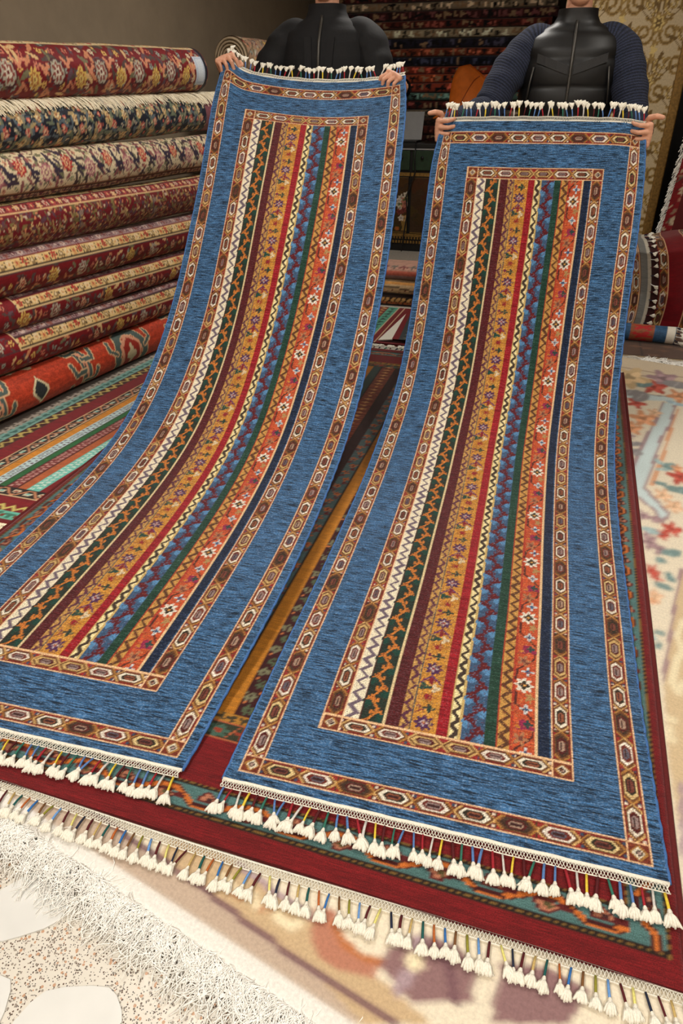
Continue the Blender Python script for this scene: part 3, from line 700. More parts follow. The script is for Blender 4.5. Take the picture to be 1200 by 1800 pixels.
def add_tassels(root, frames, colors, seed, scale=1.0, cl=1.0):
    """frames: (edge point, outward, up). The tuft sits one cord length out"""
    g = np.random.default_rng(seed); base = wloc(root)
    for i, (p, o, up) in enumerate(frames):
        o = Vector(o).normalized(); up = Vector(up); up = (up-o*up.dot(o)).normalized(); x = o.cross(up)
        a = g.standard_normal()*.16; o2 = (o*math.cos(a)+x*math.sin(a)).normalized(); x2 = o2.cross(up)
        ln = .037*cl*(.9+.22*g.random())
        Mx = Matrix((x2, o2, up)).transposed().to_4x4(); pos = Vector(p)+o2*ln
        s = scale*(.92+.2*g.random())
        t = bpy.data.objects.new('tassel', TUFTS[int(g.integers(5))]); COL.objects.link(t); t.parent = root
        t.matrix_local = Matrix.Translation(pos-base) @ Mx @ Matrix.Diagonal((s*(.9+.25*g.random()), s, s, 1))
        c = bpy.data.objects.new('cord', CORDM[i % 3]); COL.objects.link(c); c.parent = t
        c.scale = (1, ln/.040/s, 1)
        c.material_slots[0].link = 'OBJECT'; c.material_slots[0].material = M['cord_'+colors[i % len(colors)]]
def braid(root, P, O, N, w, name='braid', mat='cotton', per=.0125, r=.0017):
    """open white plait along the polyline P; O outward, N up vectors per point"""
    P, O, N = map(np.asarray, (P, O, N))
    s = np.r_[0, np.cumsum(np.linalg.norm(np.diff(P, axis=0), axis=1))]; L = s[-1]
    at = lambda A, t: np.array([np.interp(t, s, A[:, k]) for k in range(3)])
    mb = MB(); n = int(L/per*2)
    for ph in (0, 1):
        pts = []
        for i in range(n+1):
            t = i*per/2; k = (i+ph) % 2
            pts.append(at(P, t)+at(O, t)*w*(.16+.68*k)+at(N, t)*(.0008+.0012*ph))
        mb.tube(pts, r, 4, False)
    ts = np.linspace(0, L, max(12, int(L/.03)))
    for k, rr in ((.04, .0022), (.9, .0014)): mb.tube([at(P, t)+at(O, t)*w*k for t in ts], rr, 5, True)
    return mb.build(name, M[mat], root, True)

# ---------------------------------------------------------------- large red and teal rug under the runners
BQ0, BQ1, BR, BT = .712, 3.92, .385, .024
bl = lambda q: -1.69-.055*(q-BQ0)
BWID = 2.08
va = np.concatenate([np.arange(0, .36, .0044), np.arange(.36, BQ1-BQ0, .0078)]); ua = np.linspace(0, BWID, 305)
cv = Canvas(ua, va, (118, 20, 24), .55); L_ = BQ1-BQ0
def rope(cv, u0, u1, v0, v1, along):
    cv.rect(u0, u1, v0, v1, (40, 26, 18))
    def f(U, V, sub):
        a, b = (U, V-(v0+v1)/2) if along == 'u' else (V, U-(u0+u1)/2); h = (v1-v0)/2 if along == 'u' else (u1-u0)/2
        cv.put(sub, (np.mod(a+b*.8, .016) < .0095) & (np.abs(b) < h*.5), (126, 94, 44))
    cv.fn(u0, u1, v0, v1, f)
TE = (84, 122, 120)
def meander(cv, u0, u1, v0, v1, along, per, seed=0):
    """teal band with an angular orange vine and boteh leaves"""
    cv.rect(u0, u1, v0, v1, TE, .35)
    l0, l1, c0, c1 = (u0, u1, v0, v1) if along == 'u' else (v0, v1, u0, u1); h = c1-c0; cm = (c0+c1)/2
    T = (lambda a, b: (a, b)) if along == 'u' else (lambda a, b: (b, a))
    n = int((l1-l0)/per)
    for i in range(n+1):
        a = l0+i*per
        pts = [(a, cm+.26*h), (a+.18*per, cm+.26*h), (a+.42*per, cm-.28*h), (a+.66*per, cm-.28*h), (a+per, cm+.26*h)]
        pts = [(min(max(x, l0), l1), y) for x, y in pts]
        cv.line([T(*p) for p in pts], .0155, (88, 44, 30)); cv.line([T(*p) for p in pts], .0105, (206, 112, 46))
        cv.line([T(*p) for p in pts[2:4]], .0085, (70, 20, 20))
        for s, o, cc in ((1, .56, (70, 34, 34)), (-1, .06, (96, 84, 50))):
            x, y = a+o*per, cm+s*.14*h
            if not l0+.02 < x < l1-.02: continue
            rot = .5*s if along == 'u' else 1.2*s
            px, py = T(x, y); qx, qy = T(x+.20*per, y-s*.10*h); rx, ry = T(x+.02*per, y-s*.03*h); wx, wy = T(x-.08*per, y-s*.14*h)
            r1, r2 = (.024, .013) if along == 'u' else (.013, .024)
            cv.blob(px, py, r1, r2, (96, 30, 30), 3, .2, s); cv.line([(px, py), (qx, qy)], .013, (96, 30, 30)); cv.line([(px, py), (wx, wy)], .011, (96, 30, 30))
            cv.blob(px, py, r1*.72, r2*.68, (186, 120, 92), 3, .2, s); cv.blob(rx, ry, r1*.4, r2*.4, cc)
W_ = BWID
e0, e1, e2, e3, e4, e5 = .045, .059, .112, .122, .245, .325
for a in (0, 1):                                        # the two ends
    f = (lambda x, y: (x, y)) if a == 0 else (lambda x, y: (L_-y, L_-x))
    rope(cv, .03, W_-.03, *f(e0, e1), 'u'); meander(cv, .03, W_-.03, *f(e1, e2), 'u', .20); rope(cv, .09, W_-.09, *f(e2, e3), 'u')
for a in (0, 1):                                        # the two sides
    f = (lambda x, y: (x, y)) if a == 0 else (lambda x, y: (W_-y, W_-x))
    rope(cv, *f(.022, .034), e0, L_-e0, 'v'); meander(cv, *f(.034, .092), e1, L_-e1, 'v', .13); rope(cv, *f(.092, .102), e2, L_-e2, 'v')
    guard(cv, *f(.22, .29), e4, L_-e4, (58, 60, 40), [(190, 120, 46), (130, 40, 30), (96, 110, 90)], .2)
for a, b in ((e4, e5), (L_-e5, L_-e4)):
    guard(cv, .22, W_-.22, a, a+.05, (52, 56, 40), [(150, 60, 40), (70, 100, 84)], .075, (180, 96, 60))
    cv.rect(.22, W_-.22, b-.03, b, (176, 122, 46), .3)
    for i, x in enumerate(np.arange(.23, W_-.23, .03)): cv.blob(x, b-.015, .012, .009, (70, 60, 40), 3, .4, i)
# inner stripes: widths and colours from the strip seen between the runners (u measured from the left edge)
x = .29; k = 0
STR = [(.05, (126, 28, 26), 'z'), (.06, (74, 92, 92), 'f'), (.045, (186, 116, 30), 's'), (.035, (66, 18, 20), 'd'), (.06, (150, 70, 40), 'l'), (.05, (48, 26, 22), 's'), (.05, (78, 96, 98), 'f')]
def stripe(cv, x0, x1, v0, v1, col, kind, k):
    cv.rect(x0, x1, v0, v1, col, .45); xc, w = (x0+x1)/2, x1-x0
    if kind == 'f':
        for i, y in enumerate(np.arange(v0+.03, v1, .06)):
            s = (-1)**i; cv.blob(xc+s*w*.16, y, w*.26, w*.26, (196, 108, 56), 5, .45, i); cv.blob(xc+s*w*.16, y, w*.1, w*.1, (110, 40, 36)); cv.blob(xc-s*w*.26, y+.03, w*.16, w*.2, (110, 40, 40), 3, .4, i)
    if kind == 'd':
        for i, y in enumerate(np.arange(v0+.02, v1, .045)):
            cv.blob(xc+(-1)**i*w*.14, y, w*.33, w*.30, (122, 120, 92) if i % 2 else (84, 96, 70), 7, .3, i); cv.blob(xc+(-1)**i*w*.14, y, w*.12, w*.1, (60, 30, 26)); cv.blob(xc-(-1)**i*w*.34, y+.02, w*.09, w*.09, (206, 120, 70))
    if kind == 'z': zigzag(cv, x0, x1, v0, v1, .05, col, (196, 140, 80), .006)
    if kind == 'l':
        for y in np.arange(v0, v1, .022): cv.rect(x0, x1, y, y+.006, (84, 30, 26))
        for y in np.arange(v0, v1, .044): cv.blob(xc, y+.01, w*.2, .008, (206, 150, 90), 4, .3)
    cv.rect(x0, x0+.003, v0, v1, (36, 22, 18))
# gold stripe lies at p = -0.655..-0.607 near the front
glu = (-.655-bl(1.2))/(BR-bl(1.2))*BWID; grd = (-.607-bl(1.2))/(BR-bl(1.2))*BWID
seq_r = [(.045, (60, 16, 20), 'd'), (.05, (78, 96, 98), 'f'), (.05, (126, 28, 26), 'z'), (.05, (186, 116, 30), 's'), (.05, (60, 16, 20), 'd'), (.05, (150, 70, 40), 'l'), (.05, (74, 92, 92), 'f')]
seq_l = [(.05, (84, 106, 106), 'f'), (.045, (52, 24, 22), 's'), (.075, (138, 66, 40), 'l'), (.045, (52, 70, 66), 's'), (.05, (186, 116, 30), 's'), (.05, (60, 16, 20), 'd'), (.05, (84, 106, 106), 'f')]
stripe(cv, glu, grd, e5, L_-e5, (194, 124, 34), 's', 0)
x = grd; i = 0
while x < W_-.30: w, c, k = seq_r[i % 7]; stripe(cv, x, min(x+w, W_-.29), e5, L_-e5, c, k, i); x += w; i += 1
x = glu; i = 0
while x > .30: w, c, k = seq_l[i % 7]; stripe(cv, max(x-w, .29), x, e5, L_-e5, c, k, i); x -= w; i += 1
cv.jitter(.1, 2); cv.c[..., :3] *= .82
U, V = np.meshgrid(ua, va); Q = BQ0+V; Pp = bl(Q)+(BR-bl(Q))*U/BWID
ed = np.minimum.reduce([U, W_-U, V+.02, L_-V+.02]); Z = BT*np.clip(.55+ed/.02, .55, 1)+.002*np.sin(U*7+V*5)*np.clip(V, 0, .3)
root = thing('area_rug', 'large dark red rug with teal meander border, lying under both blue runners', 'rug', RW(-.7, 2.3, DT))
grid_obj('pile', RWa(Pp, Q, Z), cv, M['rug'], root)
MB().add([RW(bl(q)+.006 if a == 0 else BR-.004, q, z) for z in (DT+.002, .018) for a, q in ((0, BQ0), (1, BQ0), (1, BQ1), (0, BQ1))], [(3,2,1,0),(4,5,6,7),(0,1,5,4),(1,2,6,5),(2,3,7,6),(3,0,4,7)]).build('backing', M['redbacking'], root)
MB().tube([RW(BR, q, .017) for q in np.linspace(BQ0, BQ1, 30)], .007, 6).build('selvedge', M['redbacking'], root, True)
MB().tube([RW(bl(q), q, .017) for q in np.linspace(BQ0, BQ1, 30)], .007, 6).build('selvedge', M['redbacking'], root, True)
e1w, e2w = RW(1, 0, 0), RW(0, 1, 0); UPV = (0, 0, 1)
def hem(p): return .004*math.sin(p*5+1)
xs = np.linspace(bl(BQ0), BR, 60)
braid(root, [RW(p, BQ0+hem(p), .016) for p in xs], [-e2w]*60, [UPV]*60, .021)
n = 104; fr = []
for i in range(n):
    p = bl(BQ0)+(i+.5)*(BR-bl(BQ0))/n; fr.append((RW(p, BQ0-.019+hem(p), .018), -e2w+e1w*.10, (0, 0, 1)))
add_tassels(root, fr, ['lemon', 'navy', 'maroon', 'tan', 'teal', 'orange', 'azure', 'brown', 'olive', 'sky', 'maroon'], 3, 1.0, .85)
xs = np.linspace(bl(BQ1), BR, 30); braid(root, [RW(p, BQ1, .016) for p in xs], [e2w]*30, [UPV]*30, .03)
fr = [(RW(p, BQ1+.02, .018), e2w+e1w*.1, (0, 0, 1)) for p in np.arange(-1.35, -.55, .034)]
add_tassels(root, fr, ['maroon', 'navy', 'green'], 4, 1.5, .8)

# ---------------------------------------------------------------- striped rug at the left, under the roll stack
AY = .075; A0, A1, AQ0, AQ1 = -2.52, -1.55, 1.60, 4.7
ap = lambda p, q: p+AY*(q-2.0)
ua = np.arange(0, A1-A0, .0058); va = np.arange(0, AQ1-AQ0, .0062); cv = Canvas(ua, va, (120, 18, 24), .5)
def abp(p): return p-A0
vE = .235
cv.rect(0, abp(-2.33), 0, 4, (86, 74, 64), .3); cv.rect(abp(-2.33), abp(-2.275), 0, 4, (120, 170, 160), .2)
for i, y in enumerate(np.arange(0, 3.1, .05)): cv.blob(abp(-2.345), y, .02, .02, (170, 160, 146), 5, .4, i); cv.blob(abp(-2.30), y+.02, .012, .02, (60, 110, 100), 3, .3, i)
zigzag(cv, abp(-2.275), abp(-2.215), 0, 4, .055, (70, 30, 22), (196, 176, 96), .012)
cv.rect(abp(-2.215), abp(-2.135), 0, 4, (128, 12, 24), .6)
def eyes(cv, along, l0, l1, c0, c1):
    cv.rect(*((c0, c1, l0, l1) if along == 'v' else (l0, l1, c0, c1)), (30, 24, 24))
    T = (lambda a, b: (b, a)) if along == 'v' else (lambda a, b: (a, b)); cm = (c0+c1)/2; h = c1-c0
    pts = [(a, cm+.36*h*math.sin((a-l0)*2*math.pi/.12)) for a in np.arange(l0, l1, .012)]
    cv.line([T(*p) for p in pts], .0075, (206, 140, 100))
    for i, a in enumerate(np.arange(l0+.03, l1, .06)):
        x, y = T(a, cm-.08*h*(-1)**i); r = (.011, .018) if along == 'v' else (.018, .011)
        cv.blob(x, y, *r, (224, 206, 176)); cv.blob(x, y, r[0]*.6, r[1]*.6, (160, 90, 70) if i % 2 else (120, 190, 180))
    for c in (c0, c1-.005): cv.rect(*((c, c+.005, l0, l1) if along == 'v' else (l0, l1, c, c+.005)), (226, 196, 150))
eyes(cv, 'v', vE, 3.1, abp(-2.135), abp(-2.07))
sx = -2.07
for w, c, k in [(.045, (214, 140, 42), 's'), (.048, (196, 222, 224), 'w'), (.036, (34, 104, 56), 's'), (.052, (124, 44, 44), 'w2'), (.042, (184, 96, 52), 's'), (.058, (110, 196, 180), 'w3'), (.045, (124, 16, 24), 's'), (.05, (214, 140, 42), 's'), (.05, (196, 222, 224), 'w'), (.05, (34, 104, 56), 's')]:
    a, b = abp(sx), abp(sx+w); cv.rect(a, b, vE, 3.1, c, .45)
    if k[0] == 'w':
        ink = {'w': (92, 60, 76), 'w2': (206, 160, 150), 'w3': (222, 236, 224)}[k]
        for i, y in enumerate(np.arange(vE+.01, 3.05, .024)):
            cv.blob((a+b)/2-.011, y, .0085, .0075, ink, 0, 0, 0, .45); cv.blob((a+b)/2+.011, y+.012, .0085, .0075, ink, 0, 0, 0, .45)
    cv.rect(a, a+.003, vE, 3.1, (60, 34, 28)); sx += w
eyes(cv, 'u', abp(-2.2), 1.2, vE-.062, vE)
cv.rect(abp(-2.2), 1.2, vE-.14, vE-.062, (128, 12, 24), .6)
cv.fn(abp(-2.275), 1.2, vE-.165, vE-.105, lambda U, V, s: cv.put(s, np.abs(V-(vE-.135)-.014*tri(U/.05)) < .009, (206, 190, 106)))
cv.rect(abp(-2.33), 1.2, .028, vE-.16, (104, 190, 168), .3)
for i, y in enumerate(np.arange(.1, 1.0, .06)): cv.blob(y, .055, .022, .014, (60, 120, 100), 3, .4, i); cv.blob(y+.03, .05, .01, .012, (120, 60, 40))
cv.rect(0, 1.2, .012, .028, (110, 16, 24)); cv.jitter(.1, 8)
U, V = np.meshgrid(ua, va); Q = AQ0+V; Pp = ap(A0+U, Q); Z = np.full(U.shape, .014)+.001*np.sin(U*9+V*6); Z *= np.clip(.6+V/.01, .6, 1)
root = thing('striped_rug', 'brightly striped rug with black eye-chain border, half under the roll stack', 'rug', RW(-2.1, 2.6, 0))
grid_obj('pile', RWa(Pp, Q, Z), cv, M['rug'], root)
MB().add([RW(ap(a, q), q, z) for z in (.001, .008) for a, q in ((A0, AQ0), (A1, AQ0), (A1, AQ1), (A0, AQ1))], [(3,2,1,0),(4,5,6,7),(0,1,5,4),(1,2,6,5),(2,3,7,6),(3,0,4,7)]).build('backing', M['redbacking'], root)
def af(i, g): p = A0+g.random()*(A1-A0); return RW(ap(p, AQ0), AQ0+.005, .012), -e2w+e1w*g.standard_normal()*.2, (lambda k, z, g: max(.003, .011-.0012*k+.003*g.random()))
strands('fringe', M['creamcotton'], root, 420, af, .09, 3, 4, .002, 6, .02)

# ---------------------------------------------------------------- the two blue runners
def resample(P, n):
    P = np.asarray(P, float); s = np.r_[0, np.cumsum(np.linalg.norm(np.diff(P, axis=0), axis=1))]; t = np.linspace(0, s[-1], n)
    return np.stack([np.interp(t, s, P[:, k]) for k in range(3)], 1)
def smooth(P, k):
    for _ in range(k):
        Q = P.copy(); Q[1:-1] = (P[:-2]+P[2:]+2*P[1:-1])/4; P = Q
    return P
RCV = runner_canvas()
def runner(name, label, PL, yaw, sagA, tilt, bend, seed, nb, low=.037):
    PL = resample(smooth(resample(PL, 140), 60), len(RCV.v)); PL[:, 2] = np.maximum(PL[:, 2], low)
    w = np.array([math.cos(R(yaw)), math.sin(R(yaw)), 0])*RUG_W
    t = np.gradient(PL, axis=0); t /= np.linalg.norm(t, axis=1)[:, None]
    nrm = np.cross(w/RUG_W, t)                       # faces up / toward the camera
    u = RCV.u/RUG_W; s = RCV.v
    top = np.exp(-((RUG_L-s)/.42)**1.5)[:, None]; mid = np.clip(s/.5, 0, 1)[:, None]*np.clip((RUG_L-s)/.6, 0, 1)[:, None]
    P = PL[:, None, :]+u[None, :, None]*w
    x = 2*u[None, :]-1
    P[..., 2] += top*(-sagA*(1-x**2)+tilt*(-x))
    # gentle slack waves, only where it hangs or bows
    lift = np.clip((PL[:, 2]-.05)/.25, 0, 1)[:, None]
    wave = lift*mid*(.010*np.sin(3.1*u[None, :]*2+s[:, None]*2.0+seed)+.006*np.sin(9*u[None, :]+s[:, None]*3.3+seed*2))
    P += wave[..., None]*nrm[:, None, :]
    P[..., :] += (top**3*bend(u)[None, :])[..., None]*np.array([0, 0, 1.0])
    # the gripped corners are drawn in a little
    dr = top[:, 0]**6
    P += (dr[:, None]*(.030*np.exp(-(u/.06)**2)-.022*np.exp(-((1-u)/.06)**2))[None, :])[..., None]*(w/RUG_W)
    fine = .0008*np.sin(np.arange(len(s))*1.7)[:, None]*np.sin(np.arange(len(u))*2.1)[None, :]
    P += fine[..., None]*nrm[:, None, :]
    base = P[0].mean(0); root = thing(name, label, 'runner rug', (base[0], base[1], .026), 'pair of blue runner rugs')
    o = grid_obj('pile', P, RCV, M['runner'], root)
    # back face, edges bound by blue cord
    du = np.gradient(P, axis=1); dv = np.gradient(P, axis=0); N = np.cross(du, dv); N /= np.linalg.norm(N, axis=-1)[..., None]
    ii = np.linspace(0, P.shape[0]-1, 200).astype(int); jj = np.linspace(0, P.shape[1]-1, 40).astype(int)
    B = (P-N*.0075)[ii][:, jj]; F = grid_faces(len(ii), len(jj))[:, ::-1]
    mesh_np('backing', B.reshape(-1, 3), F, M['backing'], root)
    for j in (0, -1):
        E = (P[:, j]-N[:, j]*.0036)[::6]; MB().tube(E, .0042, 6).build('selvedge', M['selvedge'], root, True)
    jj = np.linspace(0, P.shape[1]-1, 50).astype(int)
    for i, k, cols, n in ((0, 3, ['blue', 'red', 'white', 'yellow', 'maroon', 'green', 'blue'], nb), (-1, -4, ['blue', 'red', 'white', 'yellow', 'maroon', 'green', 'blue'], nb-2)):
        e = P[i][jj]-N[i][jj]*.003; out = P[i][jj]-P[k][jj]; out /= np.linalg.norm(out, axis=1)[:, None]
        if i == -1: out = out+N[i][jj]*-.15; out /= np.linalg.norm(out, axis=1)[:, None]
        else: out[:, 2] = -.12
        MB().tube(e, .0042, 6).build('end_binding', M['cotton'], root, True)
        braid(root, e, out, N[i][jj], .020)
        fr = []
        for a in range(n):
            f = (a+.5)/n*(len(jj)-1); b = int(f); r = f-b; b2 = min(b+1, len(jj)-1)
            lp = lambda A: A[b]*(1-r)+A[b2]*r
            oo = lp(out).copy()
            if i == 0: oo[2] = -.02
            fr.append((lp(e)+lp(out)*.019, oo, lp(N[i][jj])))
        add_tassels(root, fr, cols, seed+i, 1.12, 1.0)
    return root, P, N
PR_ = [(-.258,.978,.03),(-.247,1.032,.03),(-.212,1.158,.03),(-.151,1.412,.034),(-.070,1.696,.042),(.026,2.065,.059),(.091,2.304,.077),(.164,2.583,.131),(.250,2.869,.242),(.307,3.073,.448),(.343,3.206,.628),(.368,3.293,.791),(.381,3.335,.839),(.403,3.443,1.056),(.418,3.507,1.143),(.424,3.530,1.225)]
PL_ = [(-1.232,1.222,.03),(-1.185,1.38,.045),(-1.12,1.56,.075),(-1.058,1.755,.098),(-1.041,1.829,.100),(-1.014,1.947,.102),(-.977,2.084,.115),(-.928,2.304,.138),(-.878,2.506,.184),(-.840,2.638,.252),(-.801,2.792,.343),(-.759,2.962,.472),(-.735,3.042,.557),(-.707,3.129,.668),(-.680,3.235,.808),(-.659,3.345,.909),(-.639,3.454,1.021),(-.616,3.574,1.163),(-.596,3.701,1.291),(-.582,3.790,1.378),(-.578,3.815,1.425)]
RL, RLP, RLN = runner('runner_rug', 'long blue striped runner held up by the man at the left, bowed over the floor', PL_, -14.2, .045, .022, lambda u: .03*np.exp(-((u-.06)/.06)**2), 1, 46)
RR, RRP, RRN = runner('runner_rug', 'long blue striped runner held up by the man in the quilted vest, nearest right', PR_, -15.0, -.006, .0, lambda u: -.012*np.exp(-((u-1)/.08)**2), 2, 46)
# ---------------------------------------------------------------- stack of rolled rugs at the left
def roll(name, label, cat, a, b, r, cvf, mat='roll', sag=.0, seed=0, grp='rolled rugs stacked by the left wall', step=.0062, th0=-85, th1=150, ends=(1.3, 1.0), group=True):
    """roll with axis from a to b (p,q,z), radius r; cvf paints canvas (along, round) with round=0 facing the room"""
    a, b = np.array(a, float), np.array(b, float); ax = b-a; L = np.linalg.norm(ax); ax /= L
    nL = int(L/step)+1; nT = max(26, int(R(th1-th0)*r/step)+1)
    th = np.radians(np.linspace(th0, th1, nT)); us = np.linspace(0, L, nL)
    cv = Canvas(us, th*r, (110, 24, 26), .3); cvf(cv, L, r); cv.jitter(.12, seed); cv.c[..., :3] *= np.minimum(1.4, .72/np.maximum(cv.c[..., :3].max(-1), .01))[..., None]
    back = np.radians(np.linspace(th1, th0+360, 12)[1:-1]); tt = np.r_[th, back]
    g = np.random.default_rng(seed)
    side = np.array([ax[1], -ax[0], 0]); side /= np.linalg.norm(side); up = np.cross(side, ax)*-1
    if up[2] < 0: up = -up
    T, Uu = np.meshgrid(tt, us, indexing='ij')
    rr = r*(1+.018*np.sin(Uu*5+seed)+.012*np.sin(Uu*13+T*2+seed)+.010*np.sin(3*T+seed))
    P = a+Uu[..., None]*ax+(rr*np.cos(T))[..., None]*side+(rr*np.sin(T))[..., None]*up
    cols = np.concatenate([cv.c, np.broadcast_to(np.r_[cv.c[-1, :, :3].mean(0), .3], (len(back), nL, 4))], 0)
    uv = np.stack([Uu, T*r], -1)
    W = RWa(P[..., 0], P[..., 1], P[..., 2])
    mid = (a+b)/2; root = thing(name, label, cat, RW(mid[0], mid[1], mid[2]-r), grp if group else None)
    n, m = W.shape[:2]; F = grid_faces(n, m); j = np.arange(m-1)
    F = np.concatenate([F, np.stack([(n-1)*m+j, (n-1)*m+j+1, j+1, j], 1)])
    mesh_np('roll', W.reshape(-1, 3), F, M[mat], root, cols.reshape(-1, 4), uv.reshape(-1, 2))
    for e, d in ((a, -1), (b, 1)):                     # spiral of layers at each end
        k = np.linspace(0, 1, 120); ang = k*2*math.pi*5.5; q = r*(.12+.80*k)
        pts = [RW(*(e+d*ax*.004+side*x*math.cos(t)+up*x*math.sin(t))) for x, t in zip(q, ang)]
        mb = MB().tube(pts, r*.062, 4, True)
        ring = [RW(*(e-d*ax*.012+side*r*.97*math.cos(t)+up*r*.97*math.sin(t))) for t in np.linspace(0, 2*math.pi, 32, False)]
        mb.add(ring, [tuple(range(32))]); mb.build('end_spiral', M['tanbacking'], root, True)
    return root, (a, ax, side, up, L, r)
SM = [((196, 160, 88), (110, 50, 30)), ((206, 190, 160), (120, 60, 50)), ((176, 104, 84), (60, 30, 30)), ((134, 140, 130), (60, 40, 40))]
BIG = [[(196, 164, 84), (150, 92, 50), (216, 190, 110), (110, 40, 30)], [(156, 150, 134), (120, 60, 52), (206, 196, 176), (90, 30, 30)], [(70, 30, 30), (188, 150, 120), (150, 60, 50), (210, 190, 150)]]
LF = [(176, 116, 82), (100, 96, 70), (84, 62, 70), (190, 156, 110), (70, 56, 52)]
DR = (104, 16, 22)
def f_red(cv, L, r):
    cv.rect(-1, 9, -9, 9, DR, .25); R2 = 1.15*r
    floral(cv, 0, L, -1.45*r, R2, 1, (66, 34, 40), None, SM, LF, .095, .018)
    for i, x in enumerate(np.arange(.1, L, .155)):
        y = -.15*r+.12*r*(-1)**i
        if i % 2: palmette(cv, x, y, .036, BIG[0], 10)
        else: palmette(cv, x, y, .044, BIG[1], 7, 1.5); cv.blob(x, y, .05, .062, (66, 26, 30), 0, 0, 0, .86)
        cv.line([(x+.05, y+.06), (x+.075, y+.02), (x+.095, y+.055), (x+.12, y+.05)], .016, (186, 122, 92)); cv.line([(x+.06, y-.07), (x+.08, y-.04), (x+.11, y-.075)], .013, (176, 112, 84))
    cv.rect(0, L, R2, R2+.006, (216, 190, 140)); guard(cv, 0, L, R2+.006, R2+.07, (206, 186, 146), [(150, 60, 50), (120, 100, 70), (180, 140, 80)], .06)
    cv.rect(L-.03, L, -9, 9, (22, 24, 34)); cv.rect(L-.13, L-.03, -.08, .08, (176, 184, 192)); cv.rect(L-.12, L-.04, -.07, .07, (150, 160, 178)); cv.rect(L-.11, L-.05, -.06, .06, (186, 192, 198))
def f_navy(cv, L, r):
    cv.rect(-1, 9, -9, 9, (22, 24, 36), .2)
    floral(cv, 0, L-.5, -1.5*r, 1.7*r, 4, (58, 74, 82), [[(168, 84, 72), (206, 160, 130), (130, 50, 50), (220, 200, 160)], [(200, 172, 120), (150, 110, 70), (216, 200, 160), (120, 50, 40)]], [((214, 196, 150), (150, 80, 50)), ((176, 90, 76), (220, 190, 150)), ((176, 164, 140), (90, 60, 60))], [(92, 100, 80), (150, 130, 90), (80, 90, 96), (120, 116, 96)], .062, .013)
    cv.rect(L-.5, L-.42, -9, 9, (110, 66, 72), .3); cv.rect(L-.42, L, -9, 9, (112, 22, 24), .3)
    floral(cv, L-.42, L, -1.4*r, 1.5*r, 5, (60, 30, 30), BIG, SM, LF, .08)
def f_ivory(cv, L, r):
    cv.rect(-1, 9, -9, 9, (218, 200, 164), .2); y0 = -.62*r
    floral(cv, 0, L, y0, 1.6*r, 9, (84, 60, 52), None, [((150, 110, 100), (80, 60, 80)), ((120, 126, 100), (200, 170, 120)), ((170, 120, 96), (90, 40, 40))], [(56, 40, 56), (104, 100, 74), (60, 44, 44), (120, 70, 70)], .075, .014)
    for i, x in enumerate(np.arange(.06, L, .15)):
        palmette(cv, x, .25*r+.15*r*(-1)**i, .034 if i % 2 else .030, [(150, 34, 38), (206, 150, 110), (140, 40, 44), (220, 200, 150)] if i % 2 == 0 else [(150, 96, 100), (206, 180, 150), (120, 60, 80), (210, 190, 150)], 10)
        cv.line([(x+.05, .55*r), (x+.07, .2*r), (x+.10, .1*r)], .020, (44, 36, 52)); cv.line([(x+.06, .1*r), (x+.09, -.2*r)], .016, (52, 40, 52))
    cv.rect(0, L, y0-.006, y0, (120, 84, 60)); guard(cv, 0, L, y0-.045, y0-.006, (176, 150, 120), [(96, 40, 50), (70, 60, 70)], .04); guard(cv, 0, L, y0-.16, y0-.045, (58, 48, 52), [(150, 120, 100), (110, 60, 60), (120, 116, 100)], .055)
def f_lat(cv, L, r):
    cv.rect(-1, 9, -9, 9, (96, 14, 22), .25); y0 = .62*r
    floral(cv, 0, L, -1.5*r, y0, 12, (60, 56, 40), None, [((190, 160, 110), (120, 40, 40)), ((170, 150, 130), (90, 40, 40)), ((186, 120, 84), (90, 30, 30))], [(110, 96, 56), (90, 60, 50), (150, 120, 80), (80, 50, 60)], .05, .011)
    for x in np.arange(.3, L, .62):
        for k in range(6): cv.blob(x+.02*(-1)**k, -1.0*r+k*.03, .03-.003*k, .014, (92, 80, 46) if k % 2 else (120, 100, 90), 5, .3, k)
        cv.line([(x, -1.3*r), (x, .3*r)], .007, (70, 60, 70))
    for x in np.arange(0, L, .09): cv.line([(x, -.9*r), (x+.045, -.3*r), (x+.09, -.9*r)], .0045, (150, 110, 70))
    cv.rect(0, L, y0, y0+.005, (206, 170, 120)); guard(cv, 0, L, y0+.005, y0+.05, (118, 40, 42), [(176, 150, 130), (150, 60, 56), (196, 160, 110)], .045); guard(cv, 0, L, y0+.05, y0+.13, (178, 150, 104), [(120, 112, 70), (150, 60, 50), (206, 186, 140)], .055)
def f_band(sd, corner=None):
    def f(cv, L, r):
        cv.rect(-1, 9, -9, 9, DR, .25); y0 = .18*r
        floral(cv, 0, L, -1.5*r, y0, sd, (70, 40, 44), None, SM, LF, .08, .013)
        for i, x in enumerate(np.arange(.05+.03*sd, L, .2)): palmette(cv, x, -.38*r, .030, BIG[(i+sd) % 3], 9, i)
        x0 = corner or 0
        cv.rect(x0, L, y0, y0+.006, (216, 186, 136)); cv.rect(x0, L, y0+.006, y0+.010, (40, 26, 24))
        guard(cv, x0, L, y0+.010, y0+.062, (196, 166, 112), [(150, 44, 36), (120, 96, 60), (214, 190, 150), (176, 130, 80)], .046)
        guard(cv, x0, L, y0+.066, y0+.115, (134, 110, 108), [(90, 50, 56), (170, 150, 140), (120, 70, 60)], .045, (80, 50, 56))
        guard(cv, x0, L, y0+.115, y0+.2, (150, 120, 108), [(96, 70, 80), (190, 160, 140)], .06)
        if corner:
            cv.rect(x0-.006, x0, y0, 9, (216, 186, 136)); floral(cv, 0, x0-.006, y0, 1.5*r, sd+40, (70, 40, 44), BIG, SM, LF, .085)
    return f
